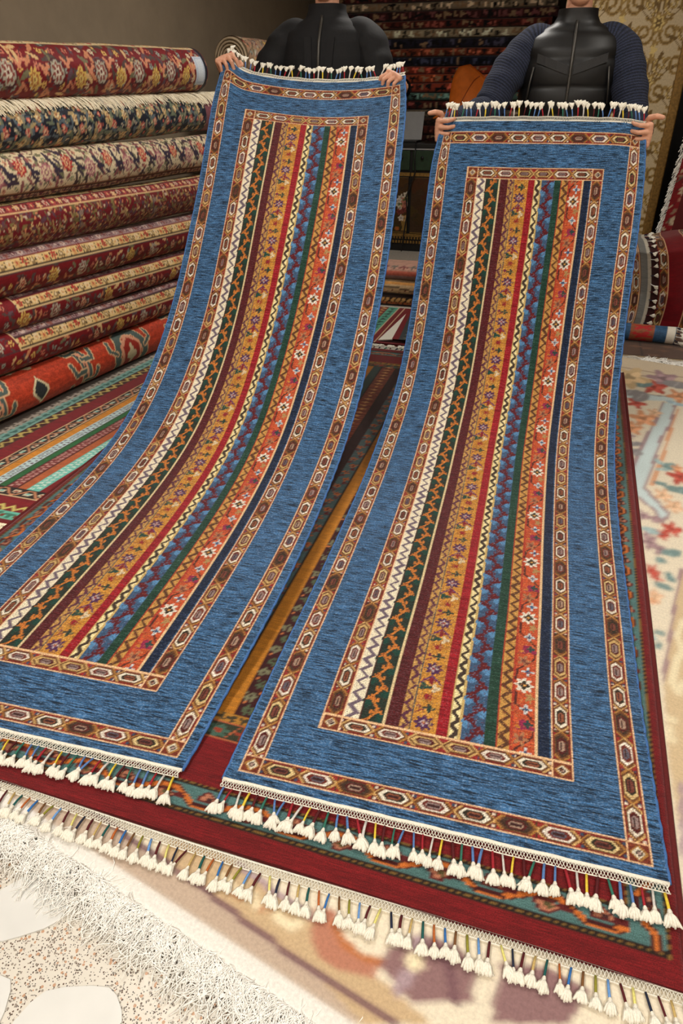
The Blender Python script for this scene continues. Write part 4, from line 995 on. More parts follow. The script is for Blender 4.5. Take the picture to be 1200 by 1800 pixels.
def f_rust(cv, L, r):
    cv.rect(-1, 9, -9, 9, (158, 54, 32), .6)
    TL, PK, BG, IV = (70, 84, 80), (206, 146, 116), (176, 164, 132), (196, 186, 150)
    def st(pts, w, c): cv.line(pts, w+.014, (206, 170, 130)); cv.line(pts, w, c)
    def spine(x, y):
        st([(x-.03, y+.17), (x, y+.1), (x+.012, y), (x+.005, y-.1), (x-.02, y-.16)], .062, TL); cv.line([(x-.03, y+.16), (x, y+.1), (x+.012, y), (x+.005, y-.1), (x-.02, y-.15)], .024, PK); cv.line([(x-.028, y+.14), (x+.012, y), (x-.015, y-.12)], .006, (60, 40, 40))
        for k, s in enumerate((-1, 1, -1, 1, -1)):
            yy = y+.12-.06*k; st([(x, yy), (x+s*.07, yy-.01), (x+s*.09, yy+.05)], .020, TL)
    def medal(x, y):
        st([(x-.10, y-.12), (x-.12, y), (x-.07, y+.11), (x, y+.14), (x+.07, y+.11), (x+.12, y), (x+.10, y-.12), (x, y-.17), (x-.10, y-.12)], .045, TL)
        cv.poly([(x-.085, y-.08), (x-.085, y+.05), (x, y+.115), (x+.085, y+.05), (x+.085, y-.08), (x, y-.13)], PK); cv.poly([(x-.065, y-.065), (x-.065, y+.04), (x, y+.09), (x+.065, y+.04), (x+.065, y-.065), (x, y-.105)], (134, 40, 30)); cv.blob(x, y-.01, .032, .05, BG, 4, .3)
        for s in (-1, 1):
            st([(x+s*.12, y+.02), (x+s*.17, y+.05), (x+s*.16, y+.10)], .018, TL); st([(x+s*.11, y-.10), (x+s*.16, y-.12)], .018, TL)
            cv.line([(x+s*.05, y+.16), (x+s*.10, y+.21), (x+s*.19, y+.20)], .026, IV); cv.line([(x+s*.12, y+.19), (x+s*.17, y+.14)], .016, IV)
    x = .62; i = 0
    for x, k in [(.3, 1), (.72, 0), (.98, 2), (1.30, 0), (1.68, 1), (2.12, 0), (2.42, 2), (2.8, 1)]:
        if k == 0: spine(x, 0)
        elif k == 1: medal(x, -.01)
        else: cv.poly([(x-.06, 0), (x, -.07), (x+.06, 0), (x, .07)], IV); cv.poly([(x-.045, 0), (x, -.053), (x+.045, 0), (x, .053)], (40, 44, 46))
    for x in (.95, 2.32):
        cv.blob(x, -.16, .06, .05, BG, 4, .4); cv.blob(x+.02, .17, .08, .04, BG, 5, .4)
    for x, y in ((2.2, .08), (2.36, .02), (2.3, -.12)): cv.blob(x, y, .06, .05, IV, 4, .45)
    cv.line([(2.12, .12), (2.25, .18), (2.45, .17), (2.55, .05), (2.58, -.1)], .03, TL)
# stack geometry: seams between rolls measured along the pile, at the near (x=0) and far side
QA, QB = 1.55, 5.0
def seam(z_near, z_far):                      # heights at q=2.5 and q=4.1 extrapolated to the roll ends
    k = (z_far-z_near)/1.6; return z_near+k*(QA-2.5), z_near+k*(QB-2.5)
LEAN = .12
pf = lambda q, z: -2.40+.075*(q-2.3)-LEAN*z  # front line of the stack
seams = [(1.285, 1.335), (1.10, 1.125), (.912, .905), (.722, .70), (.535, .50), (.388, .345), (.222, .165), (.016, .016)]
spec = [('rolled dark red rug with gold rosettes, topmost of the stack, tag at its end', f_red, None), ('rolled navy floral rug with cream fringe along its top, second from the top', f_navy, 2), ('rolled ivory floral rug with red palmettes, third from the top of the stack', f_ivory, 3), ('rolled crimson rug of tiny dense flowers, fourth from the top of the stack', f_lat, 4),
        ('rolled red rug with tan band, fifth from the top of the stack', f_band(21), 5), ('rolled red rug with cornered tan band, sixth from the top of the stack', f_band(33, 1.02), 6), ('rolled red rug with cornered tan band, resting on the rust roll', f_band(47, .95), 7), ('rolled rust orange rug with big grey angular motifs, bottom of the stack', f_rust, 8)]
zs = [seam(1.51, 1.57)]+[seam(*s) for s in seams]
ROLLS = []
for i, (lab, f, sd) in enumerate(spec):
    (t0, t1), (b0, b1) = zs[i], zs[i+1]
    z0, z1 = (t0+b0)/2, (t1+b1)/2; r = ((t0-b0)+(t1-b1))/4*1.01
    qa, qb = QA, QB-.06*(i % 3)
    if i == 0: qb = 4.52
    z1 = z0+(z1-z0)*(qb-QA)/(QB-QA)
    a = (pf(qa, z0)+.005, qa, z0); b = (pf(qb, z1)+.005, qb, z1)
    ROLLS.append(roll('rolled_rug', lab, 'rolled rug', a, b, r, f, seed=i+3, step=.0072))
# cream fringe lying over the top of the navy roll
rt, (a, ax, side, up, L, r) = ROLLS[1]
g = np.random.default_rng(5); mb = MB()
for i in range(900):
    u = g.random()*(L-.05)+.02; e = R(44-14*math.sin(u*7)*g.random()-14*g.random()); th = np.linspace(R(112), e, 6); dx = g.standard_normal()*.02+.02; rr = r*1.02+.003+.008*g.random()
    mb.tube([RW(*(a+ax*(u+dx*k/5)+side*math.cos(t)*rr+up*math.sin(t)*rr)) for k, t in enumerate(th)], .0024, 3, False)
o = mb.build('fringe', M['creamcotton'], rt, True); o['kind'] = 'stuff'
# a second, farther roll with pale fringe behind the stack's end
roll('rolled_rug', 'fringed beige roll on the far pile behind the left man\'s hand', 'rolled rug', (-2.52, 5.35, 1.562), (-2.42, 6.75, 1.562), .141, lambda cv, L, r: (cv.rect(-1, 9, -9, 9, (150, 120, 96), .3), floral(cv, 0, L, -1.4*r, 1.5*r, 77, (60, 50, 40), BIG, SM, LF, .09)), seed=31, step=.012, grp='far pile of rolls')
for k, (z, c) in enumerate([(1.278, (90, 60, 50)), (.994, (96, 24, 26)), (.71, (60, 40, 40)), (.426, (100, 30, 28)), (.142, (70, 50, 40))]):
    roll('rolled_rug', ['dim brown roll, second from the top of the far pile', 'dim red roll, third from the top of the far pile', 'dim plum roll, fourth from the top of the far pile', 'dim red roll, fifth from the top of the far pile', 'dim brown roll at the bottom of the far pile'][k], 'rolled rug', (-2.52, 5.35, z), (-2.42, 6.75, z), .141, lambda cv, L, r, c=c: (cv.rect(-1, 9, -9, 9, c, .3), floral(cv, 0, L, -1.4*r, 1.5*r, 78, (60, 50, 40), BIG, SM, LF, .1)), seed=32+k, step=.014, grp='far pile of rolls')
# ---------------------------------------------------------------- far end of the shop
def folded(name, label, p0, p1, q0, q1, z0, h, paint, grp, step=.012, rad=None, cat='folded rug', mat='rug', lump=.006, seed=0):
    """folded rug: rounded front fold (faces -q), painted along (p, round the fold)"""
    rad = h/2 if rad is None else rad
    th = np.linspace(-math.pi/2, math.pi/2, 14); back = np.linspace(q0+h/2, q1, 10)[1:]
    us = np.arange(p0, p1+1e-6, step)
    prof = [(q1, 0)]+[(q, 0) for q in back[::-1][1:]]+[(q0+h/2-h/2*math.cos(t), h/2+h/2*math.sin(t)) for t in th]+[(q, h) for q in back]
    prof = np.array(prof); s = np.r_[0, np.cumsum(np.linalg.norm(np.diff(prof, axis=0), axis=1))]; sf = s[len(back)+6]
    cv = Canvas(us-p0, s-sf, (100, 30, 28), .3); paint(cv, p1-p0, h); cv.jitter(.15, seed)
    U, K = np.meshgrid(us, np.arange(len(prof))); g = np.random.default_rng(seed)
    dq = lump*np.sin(U*7+seed*1.3)+lump*.6*np.sin(U*17+seed)
    Pq = prof[K, 0]+dq*(prof[K, 0] < q0+h); Pz = z0+prof[K, 1]+np.where(prof[K, 1] > h*.3, lump*.35*np.sin(U*5+seed*2), 0)
    root = thing(name, label, cat, RW((p0+p1)/2, (q0+q1)/2, z0), grp)
    grid_obj('folded_cloth', RWa(U, Pq, Pz), cv, M[mat], root)
    n = len(prof)
    for j, pp in ((0, p0), (-1, p1)):
        ring = RWa(U, Pq, Pz)[:, j]; MB().add(ring, [tuple(range(n)) if j == 0 else tuple(reversed(range(n)))]).build('side', M['tanbacking'], root)
    return root
def p_dense(c, sd, cols, sp=.07):
    def f(cv, L, h):
        cv.rect(-9, 9, -9, 9, c, .3); g = np.random.default_rng(sd)
        for x in np.arange(0, L, sp):
            k = cols[int(g.integers(len(cols)))]; cv.blob(x+g.random()*sp*.4, (g.random()-.4)*h*.5, sp*(.25+.2*g.random()), h*.34, k, 3, .4, g.random()*6)
            if g.random() < .6: cv.line([(x, -h*.5), (x+sp*.5*g.random(), h*.5)], .012, cols[int(g.integers(len(cols)))])
    return f
LAY = [(150, 60, 34), (58, 22, 22), (90, 40, 30), (70, 46, 36), (110, 96, 80), (80, 30, 26), (78, 108, 98), (150, 62, 42), (160, 72, 40), (132, 50, 34), (28, 30, 46), (126, 58, 36), (34, 32, 46), (176, 160, 130), (92, 38, 30), (66, 30, 30), (150, 132, 108), (80, 28, 28)]
NM = ['rust', 'dark maroon', 'brown', 'umber', 'greyish', 'brick', 'teal', 'terracotta', 'orange rust', 'russet', 'navy', 'copper', 'dark blue', 'ivory', 'chestnut', 'plum', 'fawn', 'dark crimson']
ORD = ['first', 'second', 'third', 'fourth', 'fifth', 'sixth', 'seventh', 'eighth', 'ninth', 'tenth', 'eleventh', 'twelfth', 'thirteenth', 'fourteenth', 'fifteenth', 'sixteenth', 'seventeenth', 'eighteenth']
SX0, SX1 = -2.62, -.42
# the dark stack rests on a long low trestle bench behind the cabinet
t = thing('display_bench', 'black wooden display bench carrying the dark stack of folded rugs', 'bench', RW((SX0+SX1)/2, 8.4, 0))
MB().rbox(SX0-.05, SX1+.05, 7.95, 8.85, .80, .86).build('bench_top', M['black'], t, False, .006)
for p in (SX0+.05, SX1-.05):
    for q in (8.02, 8.78): MB().rbox(p-.04, p+.04, q-.04, q+.04, 0, .80).build('leg', M['black'], t)
z = .862
for i, c in enumerate(LAY):
    h = [.078, .07, .082, .075, .068][i % 5]
    alt = [(22, 18, 20), tuple(min(255, int(v*1.5)+30) for v in c), (150, 120, 90), tuple(int(v*.5) for v in c)]
    folded('folded_rug', f'{NM[i]} folded rug, {ORD[i]} from the bottom of the dark far stack', SX0+.03*math.sin(i*2.1), SX1-.05*(i % 3)*.6, 8.0+.014*math.sin(i*1.7), 8.8, z, h-.003, p_dense(c, i, alt), 'folded rugs in the dark far stack', .02, seed=i)
    z += h
# painted cabinet
CP0, CP1, CQ, CH = -2.15, -1.0, 7.18, .965
cab = thing('painted_cabinet', 'dark painted cabinet with green drawers and still-life flower doors, between the runners', 'cabinet', RW((CP0+CP1)/2, CQ+.22, 0))
MB().rbox(CP0, CP1, CQ+.02, CQ+.45, .15, CH-.04).build('body', M['black'], cab)
MB().rbox(CP0-.03, CP1+.03, CQ-.02, CQ+.47, CH-.04, CH).build('cabinet_top', M['black'], cab, False, .006)
MB().rbox(CP0-.02, CP1+.02, CQ-.012, CQ+.0, CH-.055, CH-.042).build('trim_strip', M['grey'], cab)
MB().rbox(CP0-.02, CP1+.02, CQ, CQ+.45, 0, .06).rbox(CP0-.005, CP1+.005, CQ+.005, CQ+.44, .06, .15).build('plinth', M['black'], cab)
mb = MB()
for x in np.arange(CP0, CP1-.01, .03): mb.rbox(x, x+.018, CQ-.012, CQ+.004, .075, .10); mb.rbox(x+.008, x+.024, CQ-.01, CQ+.004, .115, .135)
mb.rbox(CP0-.01, CP1+.01, CQ-.008, CQ+.006, .137, .165); mb.build('gilt_moulding', M['gilt'], cab)
for k in range(2):
    a, b = CP0+.03+k*.56, CP0+.03+k*.56+.53
    d = MB().rbox(a, b, CQ-.004, CQ+.02, .735, .905).build('drawer', M['greenpaint'], cab, False, .006)
    for fx in (.18, .86): MB().tube([RW(a+(b-a)*fx, CQ-.004, .845), RW(a+(b-a)*fx, CQ-.018, .845), RW(a+(b-a)*fx, CQ-.03, .845), RW(a+(b-a)*fx, CQ-.034, .845)], [.007, .007, .016, .010], 10).build('knob', M['black'], d, True)
    MB().rbox(a-.01, b+.01, CQ-.008, CQ+.02, .685, .715).build('rail', M['gilt'], cab)
    cv = Canvas(np.arange(a, b, .006), np.arange(.17, .68, .006), (62, 44, 28), .3); x0 = (a+b)/2 if k else -1.60; g = np.random.default_rng(k+9)
    for i in range(40): cv.blob(a+g.random()*(b-a), .18+g.random()*.5, .05, .04, (54+g.integers(20), 38+g.integers(14), 22), 4, .3)
    cv.poly([(x0-.06, .30), (x0+.06, .30), (x0+.035, .22), (x0+.05, .19), (x0-.05, .19), (x0-.035, .22)], (134, 104, 50))
    for i in range(26):
        an, rr = g.random()*6.28, g.random()**.5*.12; fx, fy = x0+rr*math.cos(an)*.8, .40+rr*math.sin(an)*1.1
        c = [(196, 186, 166), (176, 110, 90), (190, 150, 96), (120, 56, 50), (90, 96, 56), (204, 190, 176)][i % 6]
        cv.blob(fx, fy, .026, .026, c, 5, .25, i); cv.blob(fx, fy, .012, .012, tuple(int(v*.75) for v in c), 4, .2)
    cv.blob(x0+.03, .20, .03, .024, (150, 130, 60)); cv.blob(x0+.10, .20, .02, .02, (170, 160, 140)); cv.blob(x0-.09, .21, .024, .02, (160, 90, 40))
    cv.rect(a, b, .17, .178, (120, 90, 44)); cv.rect(a, b, .672, .68, (120, 90, 44))
    U, V = np.meshgrid(cv.u, cv.v)
    dr = MB().rbox(a, b, CQ-.002, CQ+.02, .168, .682).build('door', M['black'], cab)
    grid_obj('painted_panel', RWa(U, np.full(U.shape, CQ-.004), V), cv, M['art'], dr)
# laptop on the cabinet and its cable
lp = thing('laptop', 'open grey laptop standing on the painted cabinet', 'laptop', RW(-1.70, CQ+.2, CH))
MB().rbox(-1.90, -1.55, CQ+.06, CQ+.30, CH, CH+.018).build('base', M['darkgrey'], lp, False, .004)
mb = MB(); V = []
for dz in (0, 1):
    for dq in (0, .008): V += [RW(-1.90, CQ+.30+dq+dz*.09, CH+.018+dz*.235), RW(-1.55, CQ+.30+dq+dz*.09, CH+.018+dz*.235)]
mb.add(V, [(0,1,5,4),(3,2,6,7),(0,4,6,2),(1,3,7,5),(4,5,7,6),(0,2,3,1)]); mb.build('screen_lid', M['grey'], lp)
cb = MB().tube([RW(-1.56, CQ+.08, CH+.010), RW(-1.53, CQ-.03, CH+.008), RW(-1.535, CQ-.045, .85), RW(-1.52, CQ-.05, .72), RW(-1.56, CQ-.05, .62), RW(-1.60, CQ-.05, .50), RW(-1.58, CQ-.05, .36), RW(-1.60, CQ-.06, .20), RW(-1.62, CQ-.07, .008)], .006, 6).build('power_cable', M['darkgrey'], None, True)
tag(cb, 'black power cable hanging down the front of the painted cabinet', 'cable')
# tan shell with a tapering stem, set on the cabinet beside the laptop
sh = thing('scoop_ornament', 'orange scoop-shaped wooden ornament with tapering stem, behind the knitted sleeve', 'ornament', RW(-1.15, CQ+.2, CH))
OQ = CQ+.16; ring = []
n1, n2 = 20, 17
prof = [(-1.42, 1.175, .010), (-1.36, 1.20, .016), (-1.28, 1.225, .024), (-1.235, 1.25, .045)]
V = []
bowl = []
for i in range(n1):
    t = i/(n1-1)                                # along the bowl from the stem (lower left) to the lip (upper right)
    cx, cz = -1.25+.26*t, 1.17+.30*t; hw = .055+.185*math.sin(min(1, t*1.25)*math.pi/2)*(1-.35*max(0, t-.8)/.2); dep = .10*math.sin(math.pi*(.08+.8*t))
    row = []
    for j in range(n2):
        s = -1+2*j/(n2-1); nx, nz = -.72, .69
        row.append((cx+nx*s*hw+.035*(1-s*s), OQ+.06+dep*(1-s*s)-.04*t, cz+nz*s*hw))
    bowl.append(row)
A = np.array(bowl); W = RWa(A[..., 0], A[..., 1], A[..., 2]); F = grid_faces(n1, n2)
off = RW(0, .018, 0); V = np.concatenate([W.reshape(-1, 3), (W+off).reshape(-1, 3)]); k = n1*n2
bd = [i*n2 for i in range(n1)]+[(n1-1)*n2+j for j in range(1, n2)]+[i*n2+n2-1 for i in range(n1-2, -1, -1)]+[j for j in range(n2-2, 0, -1)]
rim = np.array([(bd[i], bd[(i+1) % len(bd)], bd[(i+1) % len(bd)]+k, bd[i]+k) for i in range(len(bd))])
mesh_np('shell', V, np.concatenate([F[:, ::-1], F+k, rim]), M['leather'], sh)
for jj_ in (5, 11): MB().tube([RW(a_[jj_][0], a_[jj_][1]-.001, a_[jj_][2]) for a_ in bowl[1:-1]], .005, 5).build('crease', M['leatherdark'], sh, True)
MB().tube([RW(-1.43, OQ+.05, 1.165), RW(-1.38, OQ+.055, 1.185), RW(-1.30, OQ+.07, 1.20), RW(-1.22, OQ+.09, 1.19), RW(-1.14, OQ+.12, 1.25)], [.008, .016, .026, .034, .03], 10).build('stem', M['leather'], sh, True)
MB().tube([RW(-1.15, OQ+.13, 1.26), RW(-1.15, OQ+.13, 1.06), RW(-1.15, OQ+.13, CH+.02), RW(-1.15, OQ+.13, CH)], [.022, .018, .03, .10], 14).build('foot', M['leather'], sh, True)
# three folded kilims on the floor between the runners
def p_pink(cv, L, h):
    cv.rect(-9, 9, -9, 9, (196, 150, 130), .3); cv.rect(-9, 9, -.01, .022, (206, 110, 90), .3); cv.rect(-9, 9, -.05, -.01, (150, 126, 126), .3)
    for i, x in enumerate(np.arange(0, L, .07)): cv.blob(x, .075, .026, .03, (134, 70, 70) if i % 2 else (110, 104, 96), 6, .4, i)
def p_cream(cv, L, h):
    cv.rect(-9, 9, -9, 9, (216, 186, 142), .3); cv.rect(-9, 9, .03, .06, (210, 150, 80), .3)
    cv.line([(x, -.01+.022*abs(math.sin(x*9))) for x in np.arange(0, L, .02)], .012, (110, 90, 70))
    for i, x in enumerate(np.arange(0, L, .05)): cv.blob(x, -.035+.02*(i % 2), .009, .009, (120, 40, 50))
def p_leaf(cv, L, h):
    cv.rect(-9, 9, -9, 9, (40, 26, 20), .3)
    for i, x in enumerate(np.arange(0, L, .04)): cv.blob(x, .01, .022, .011, (196, 150, 90), 0, 0, 0, 0, .7); cv.blob(x+.015, -.015, .02, .01, (160, 90, 50), 0, 0, 0, 0, -.5)
KG = 'folded kilims between the runners'
folded('folded_rug', 'dark folded kilim with tan leaf chain, bottom of the small pile between the runners', -1.75, -.70, 5.0, 5.32, 0, .08, p_leaf, KG, .012, seed=51)
folded('folded_rug', 'cream folded kilim with arch line, middle of the small pile between the runners', -1.75, -.72, 5.01, 5.31, .081, .10, p_cream, KG, .012, seed=52)
folded('folded_rug', 'pink striped folded kilim, top of the small pile between the runners', -1.76, -.70, 5.03, 5.31, .182, .09, p_pink, KG, .012, seed=53)
# small rug with its corner folded back, just past the big rug's far fringe
fc = thing('turned_rug', 'small red and turquoise rug with one corner turned back to its white underside', 'rug', RW(-1.2, 4.4, 0))
ua = np.arange(-1.9, -.73, .007); va = np.arange(4.06, 4.92, .008); cv = Canvas(ua, va, (116, 16, 26), .5)
stripe(cv, -1.9, -1.45, 4.0, 5, (46, 30, 34), 's', 0); cv.rect(-1.44, -1.42, 4, 5, (220, 180, 150))
zigzag(cv, -1.25, -1.19, 4, 5, .06, (112, 20, 26), (196, 150, 90), .013); cv.rect(-1.19, -1.12, 4, 5, (86, 168, 140), .3)
for i, y in enumerate(np.arange(4.1, 4.9, .07)): cv.blob(-1.155, y, .018, .024, (40, 80, 70), 3, .4, i)
cv.rect(-1.12, -1.115, 4, 5, (220, 190, 150)); cv.rect(-1.08, -1.074, 4, 5, (220, 190, 150))
U, V = np.meshgrid(ua, va); grid_obj('pile', RWa(U, V, np.full(U.shape, .0145)), cv, M['rug'], fc)
MB().rbox(-1.9, -.73, 4.06, 4.92, .0005, .010).build('backing', M['redbacking'], fc)
fl = MB().add([RW(-1.055, 4.09, .018), RW(-.965, 4.09, .03), RW(-1.02, 4.74, .024), RW(-1.055, 4.09, .024), RW(-.965, 4.09, .036), RW(-1.02, 4.74, .030)], [(2,1,0),(3,4,5),(0,1,4,3),(1,2,5,4),(2,0,3,5)]).build('turned_corner', M['cotton'], fc)
cv = Canvas(np.linspace(0, .3, 40), np.linspace(0, .66, 80), (54, 64, 66), .3); cv.rect(0, .04, 0, 1, (120, 14, 26), .4)
for i, y in enumerate(np.arange(.04, .66, .07)): cv.blob(.11, y, .03, .018, (150, 140, 120), 4, .4, i); cv.blob(.2, y+.03, .03, .018, (130, 50, 40), 4, .4, i)
U, V = np.meshgrid(cv.u, cv.v); grid_obj('turned_border', RWa(-.967-.055*V/.66+U*(1-.35*V/.66), 4.09+V, .037-.006*V), cv, M['rug'], fc)

# ---------------------------------------------------------------- right side: hanging rug, heaped rug, small blue roll
cv = Canvas(np.arange(0, 1.5, .012), np.arange(0, 2.3, .012), (132, 28, 34), .4)
floral(cv, .02, .2, 0, 2.3, 61, (90, 30, 34), None, [((196, 176, 146), (132, 28, 34)), ((176, 120, 100), (96, 30, 30))], [(150, 120, 96), (96, 84, 70)], .08, .012)
for i, y in enumerate(np.arange(.05, 2.3, .10)): cv.blob(.10+.03*(-1)**i, y, .028, .028, (200, 182, 152), 8, .25, i); cv.blob(.10+.03*(-1)**i, y, .01, .01, (140, 60, 50))
cv.rect(.2, .34, 0, 3, (96, 78, 60), .3)
floral(cv, .21, .33, 0, 2.3, 62, (60, 40, 34), None, [((176, 150, 116), (80, 40, 30))], [(120, 60, 50), (150, 130, 96)], .06, .01)
cv.rect(.34, 1.5, 0, 3, (90, 20, 26), .3); floral(cv, .36, 1.5, 0, 2.3, 63, (60, 30, 34), BIG, SM, LF, .11)
U, V = np.meshgrid(cv.u, cv.v)
hr = thing('hanging_rug', 'dark red flowered rug hanging at the right with white fringe down its edge', 'rug', RW(1.3, 5.72, 0))
grid_obj('pile', RWa(.567+.073*V+U, 5.70+.02*np.sin(U*9)+.02*V, V+.02), cv, M['rug'], hr)
MB().add([RW(.572+.073*v+u, 5.70+.02*v+d, v+.02) for d in (.012, .02) for u, v in ((0, 0), (1.49, 0), (1.49, 2.29), (0, 2.29))], [(3,2,1,0),(4,5,6,7),(0,1,5,4),(1,2,6,5),(2,3,7,6),(3,0,4,7)]).build('backing', M['redbacking'], hr)
g = np.random.default_rng(8); mb = MB()
for i in range(380):
    v = g.random()*2.27; b = np.array([.570+.073*v, 5.70+.02*v, v+.02]); pts = [RW(*b)]
    for k in range(4): b = b+np.array([-.006-.007*g.random(), -.004*g.random(), -.010-.016*g.random()*(k > 0)+.012*g.standard_normal()]); pts.append(RW(b[0], b[1], max(.004, b[2])))
    mb.tube(pts, .0022, 3, False)
o = mb.build('fringe', M['whitefringe'], hr, True); o['kind'] = 'stuff'
rk = thing('rug_rail', 'black steel rail stand from which the red rug hangs', 'rack', RW(1.4, 5.76, 0))
MB().tube([RW(.6, 5.78, 2.33), RW(2.3, 5.78, 2.33)], .02, 10).build('rail', M['black'], rk, True)
for p in (.66, 2.25):
    MB().tube([RW(p, 5.79, 0), RW(p, 5.79, 2.33)], .02, 8).build('post', M['black'], rk, True)
# heaped crimson rug: stands in soft folds, its tasselled end to the left
hp = thing('heaped_rug', 'crimson rug heaped in folds with a tasselled grey end, right of the right runner', 'rug', RW(.85, 5.15, 0))
us = np.arange(0, .95, .0062); vs = np.arange(0, .86, .0072); cv = Canvas(us, vs, (112, 10, 22), .35)
cv.rect(0, .075, 0, 2, (122, 78, 52), .2); hexband(cv, .01, .07, 0, .86, 8, 'v', 2); cv.rect(.075, .125, 0, 2, (128, 128, 124), .4)
cv.rect(.125, .15, 0, 2, (206, 198, 180), .2); cv.rect(.15, .205, 0, 2, (60, 24, 24), .3)
hexband(cv, .205, .275, 0, .86, 7, 'v', 1); cv.rect(.275, .42, 0, 2, (124, 6, 20), .5); hexband(cv, .42, .51, 0, .86, 7, 'v', 3)
cv.rect(.51, .62, 0, 2, (112, 10, 22), .4); hexband(cv, .62, .70, 0, .86, 7, 'v', 2); cv.c[..., :3] *= .8
U, V = np.meshgrid(us, vs)
t = np.clip((V-.40)/.46, 0, 1); zz = np.where(V < .44, V, .44+.085*np.sin(np.minimum(1, (V-.44)/.2)*math.pi/2)+.0*V); zz = zz+.10*np.clip(U-.12, 0, .5)*np.clip(V/.4, 0, 1)
qq = 4.965+.05*np.sin(U*13+.6+V*2.2)*np.clip(V/.2, .25, 1)+.04*V+np.clip(V-.47, 0, 1)*.85
pp = .405+U*.80+.035*np.sin(V*6.0+.6)-.05*V
HP = RWa(pp, qq, zz+.008); grid_obj('cloth', HP, cv, M['rug'], hp)
G = MB().rbox(.46, 1.14, 5.13, 5.42, 0, .40).build('inner_fold', M['redbacking'], hp, False, .05)
fr = []
for i in range(3, len(vs)-1, 7):
    j = int(.150/.0062); d = HP[i, j+1]-HP[i, j]; d = d/np.linalg.norm(d); v = HP[i+1, j]-HP[i, j]; nn = np.cross(d, v); nn /= np.linalg.norm(nn)
    fr.append((HP[i, j]+nn*.004, d, nn))
add_tassels(hp, fr, ['navy', 'maroon', 'white'], 9, 1.15, .75)
# small roll lying on the floor and a dark rug under it
def f_blue(cv, L, r):
    cv.rect(-1, 9, -9, 9, (40, 70, 100), .5); cv.rect(0, .1, -9, 9, (110, 40, 30), .3)
    for i, y in enumerate(np.arange(-.1, .15, .03)): cv.blob(.05, y, .02, .011, (190, 130, 70), 4, .3, i)
    cv.rect(.22, .36, -9, 9, (124, 70, 44), .3)
    for i, y in enumerate(np.arange(-.1, .15, .05)): cv.blob(.29, y, .05, .018, (150, 34, 34), 4, .4, i)
    cv.rect(L-.05, L, -9, 9, (216, 210, 196))
br, (a, ax, side, up, L, r) = roll('rolled_rug', 'small blue rolled runner with white end lying on the floor at the right', 'rolled rug', (.22, 4.62, .062), (.70, 4.60, .062), .052, f_blue, seed=41, step=.006, th0=-85, th1=190, group=False)
fr = [(RW(*(np.array(a)+ax*L+side*.05*math.cos(t)+up*.05*math.sin(t))), RW(*(ax-np.array([0, 0, .25]))), RW(*(side*math.cos(t)+up*math.sin(t)))) for t in np.linspace(-1.2, 2.4, 9)]
add_tassels(br, fr, ['navy', 'white'], 12, 1.2, .8)
ua = np.arange(.1, 1.9, .012); va = np.arange(4.30, 4.95, .012); cv = Canvas(ua, va, (84, 58, 44), .4)
for x in np.arange(.2, 1.9, .3): cv.rect(x, x+.008, 4, 5, (46, 32, 26))
for i in range(60): cv.blob(.1+g.random()*1.7, 4.3+g.random()*.6, .03, .02, (110, 76, 56), 4, .4, i)
U, V = np.meshgrid(ua, va)
dk = thing('dark_rug', 'flat dark brown rug on the floor beyond the cream carpet fringe', 'rug', RW(1, 4.62, 0)); grid_obj('pile', RWa(U, V, np.full(U.shape, .0095)), cv, M['rug'], dk); MB().rbox(.1, 1.9, 4.30, 4.95, .0005, .007).build('backing', M['tanbacking'], dk)
# ---------------------------------------------------------------- the two men holding the runners
bmt = bmesh.new(); bmesh.ops.create_icosphere(bmt, subdivisions=2, radius=1); bmt.verts.ensure_lookup_table()
ICV = np.array([v.co[:] for v in bmt.verts]); ICF = np.array([[v.index for v in f.verts] for f in bmt.faces]); bmt.free()
def remesh(blobs, voxel, sm=4):
    """blobs: (centre, radius or 3 radii, optional 3x3) -> one continuous skin (verts, faces)"""
    V, F = [], []
    for i, b in enumerate(blobs):
        r = np.array(b[1]) if np.ndim(b[1]) else np.full(3, b[1]); v = ICV*r
        if len(b) > 2: v = v @ np.array(b[2]).T
        V.append(v+np.array(b[0])); F.append(ICF+i*len(ICV))
    me = bpy.data.meshes.new('tmp'); me.from_pydata(np.concatenate(V).tolist(), [], np.concatenate(F).tolist()); me.update()
    o = bpy.data.objects.new('tmp', me); COL.objects.link(o)
    m = o.modifiers.new('r', 'REMESH'); m.mode = 'VOXEL'; m.voxel_size = voxel
    s = o.modifiers.new('s', 'SMOOTH'); s.factor = .5; s.iterations = sm
    dg = bpy.context.evaluated_depsgraph_get(); me2 = bpy.data.meshes.new_from_object(o.evaluated_get(dg))
    v = np.empty(len(me2.vertices)*3); me2.vertices.foreach_get('co', v); f = [tuple(p.vertices) for p in me2.polygons]
    bpy.data.objects.remove(o); bpy.data.meshes.remove(me); bpy.data.meshes.remove(me2)
    return v.reshape(-1, 3), f
def chain(pts, rs, step=.35):
    out = []; pts = [np.array(p, float) for p in pts]
    for i in range(len(pts)-1):
        d = np.linalg.norm(pts[i+1]-pts[i]); n = max(2, int(d/(step*min(rs[i], rs[i+1])))+1)
        for k in range(n): t = k/(n-1); out.append((pts[i]*(1-t)+pts[i+1]*t, rs[i]*(1-t)+rs[i+1]*t))
    return out
def rotx(a): c, s = math.cos(a), math.sin(a); return np.array([[1, 0, 0], [0, c, -s], [0, s, c]])
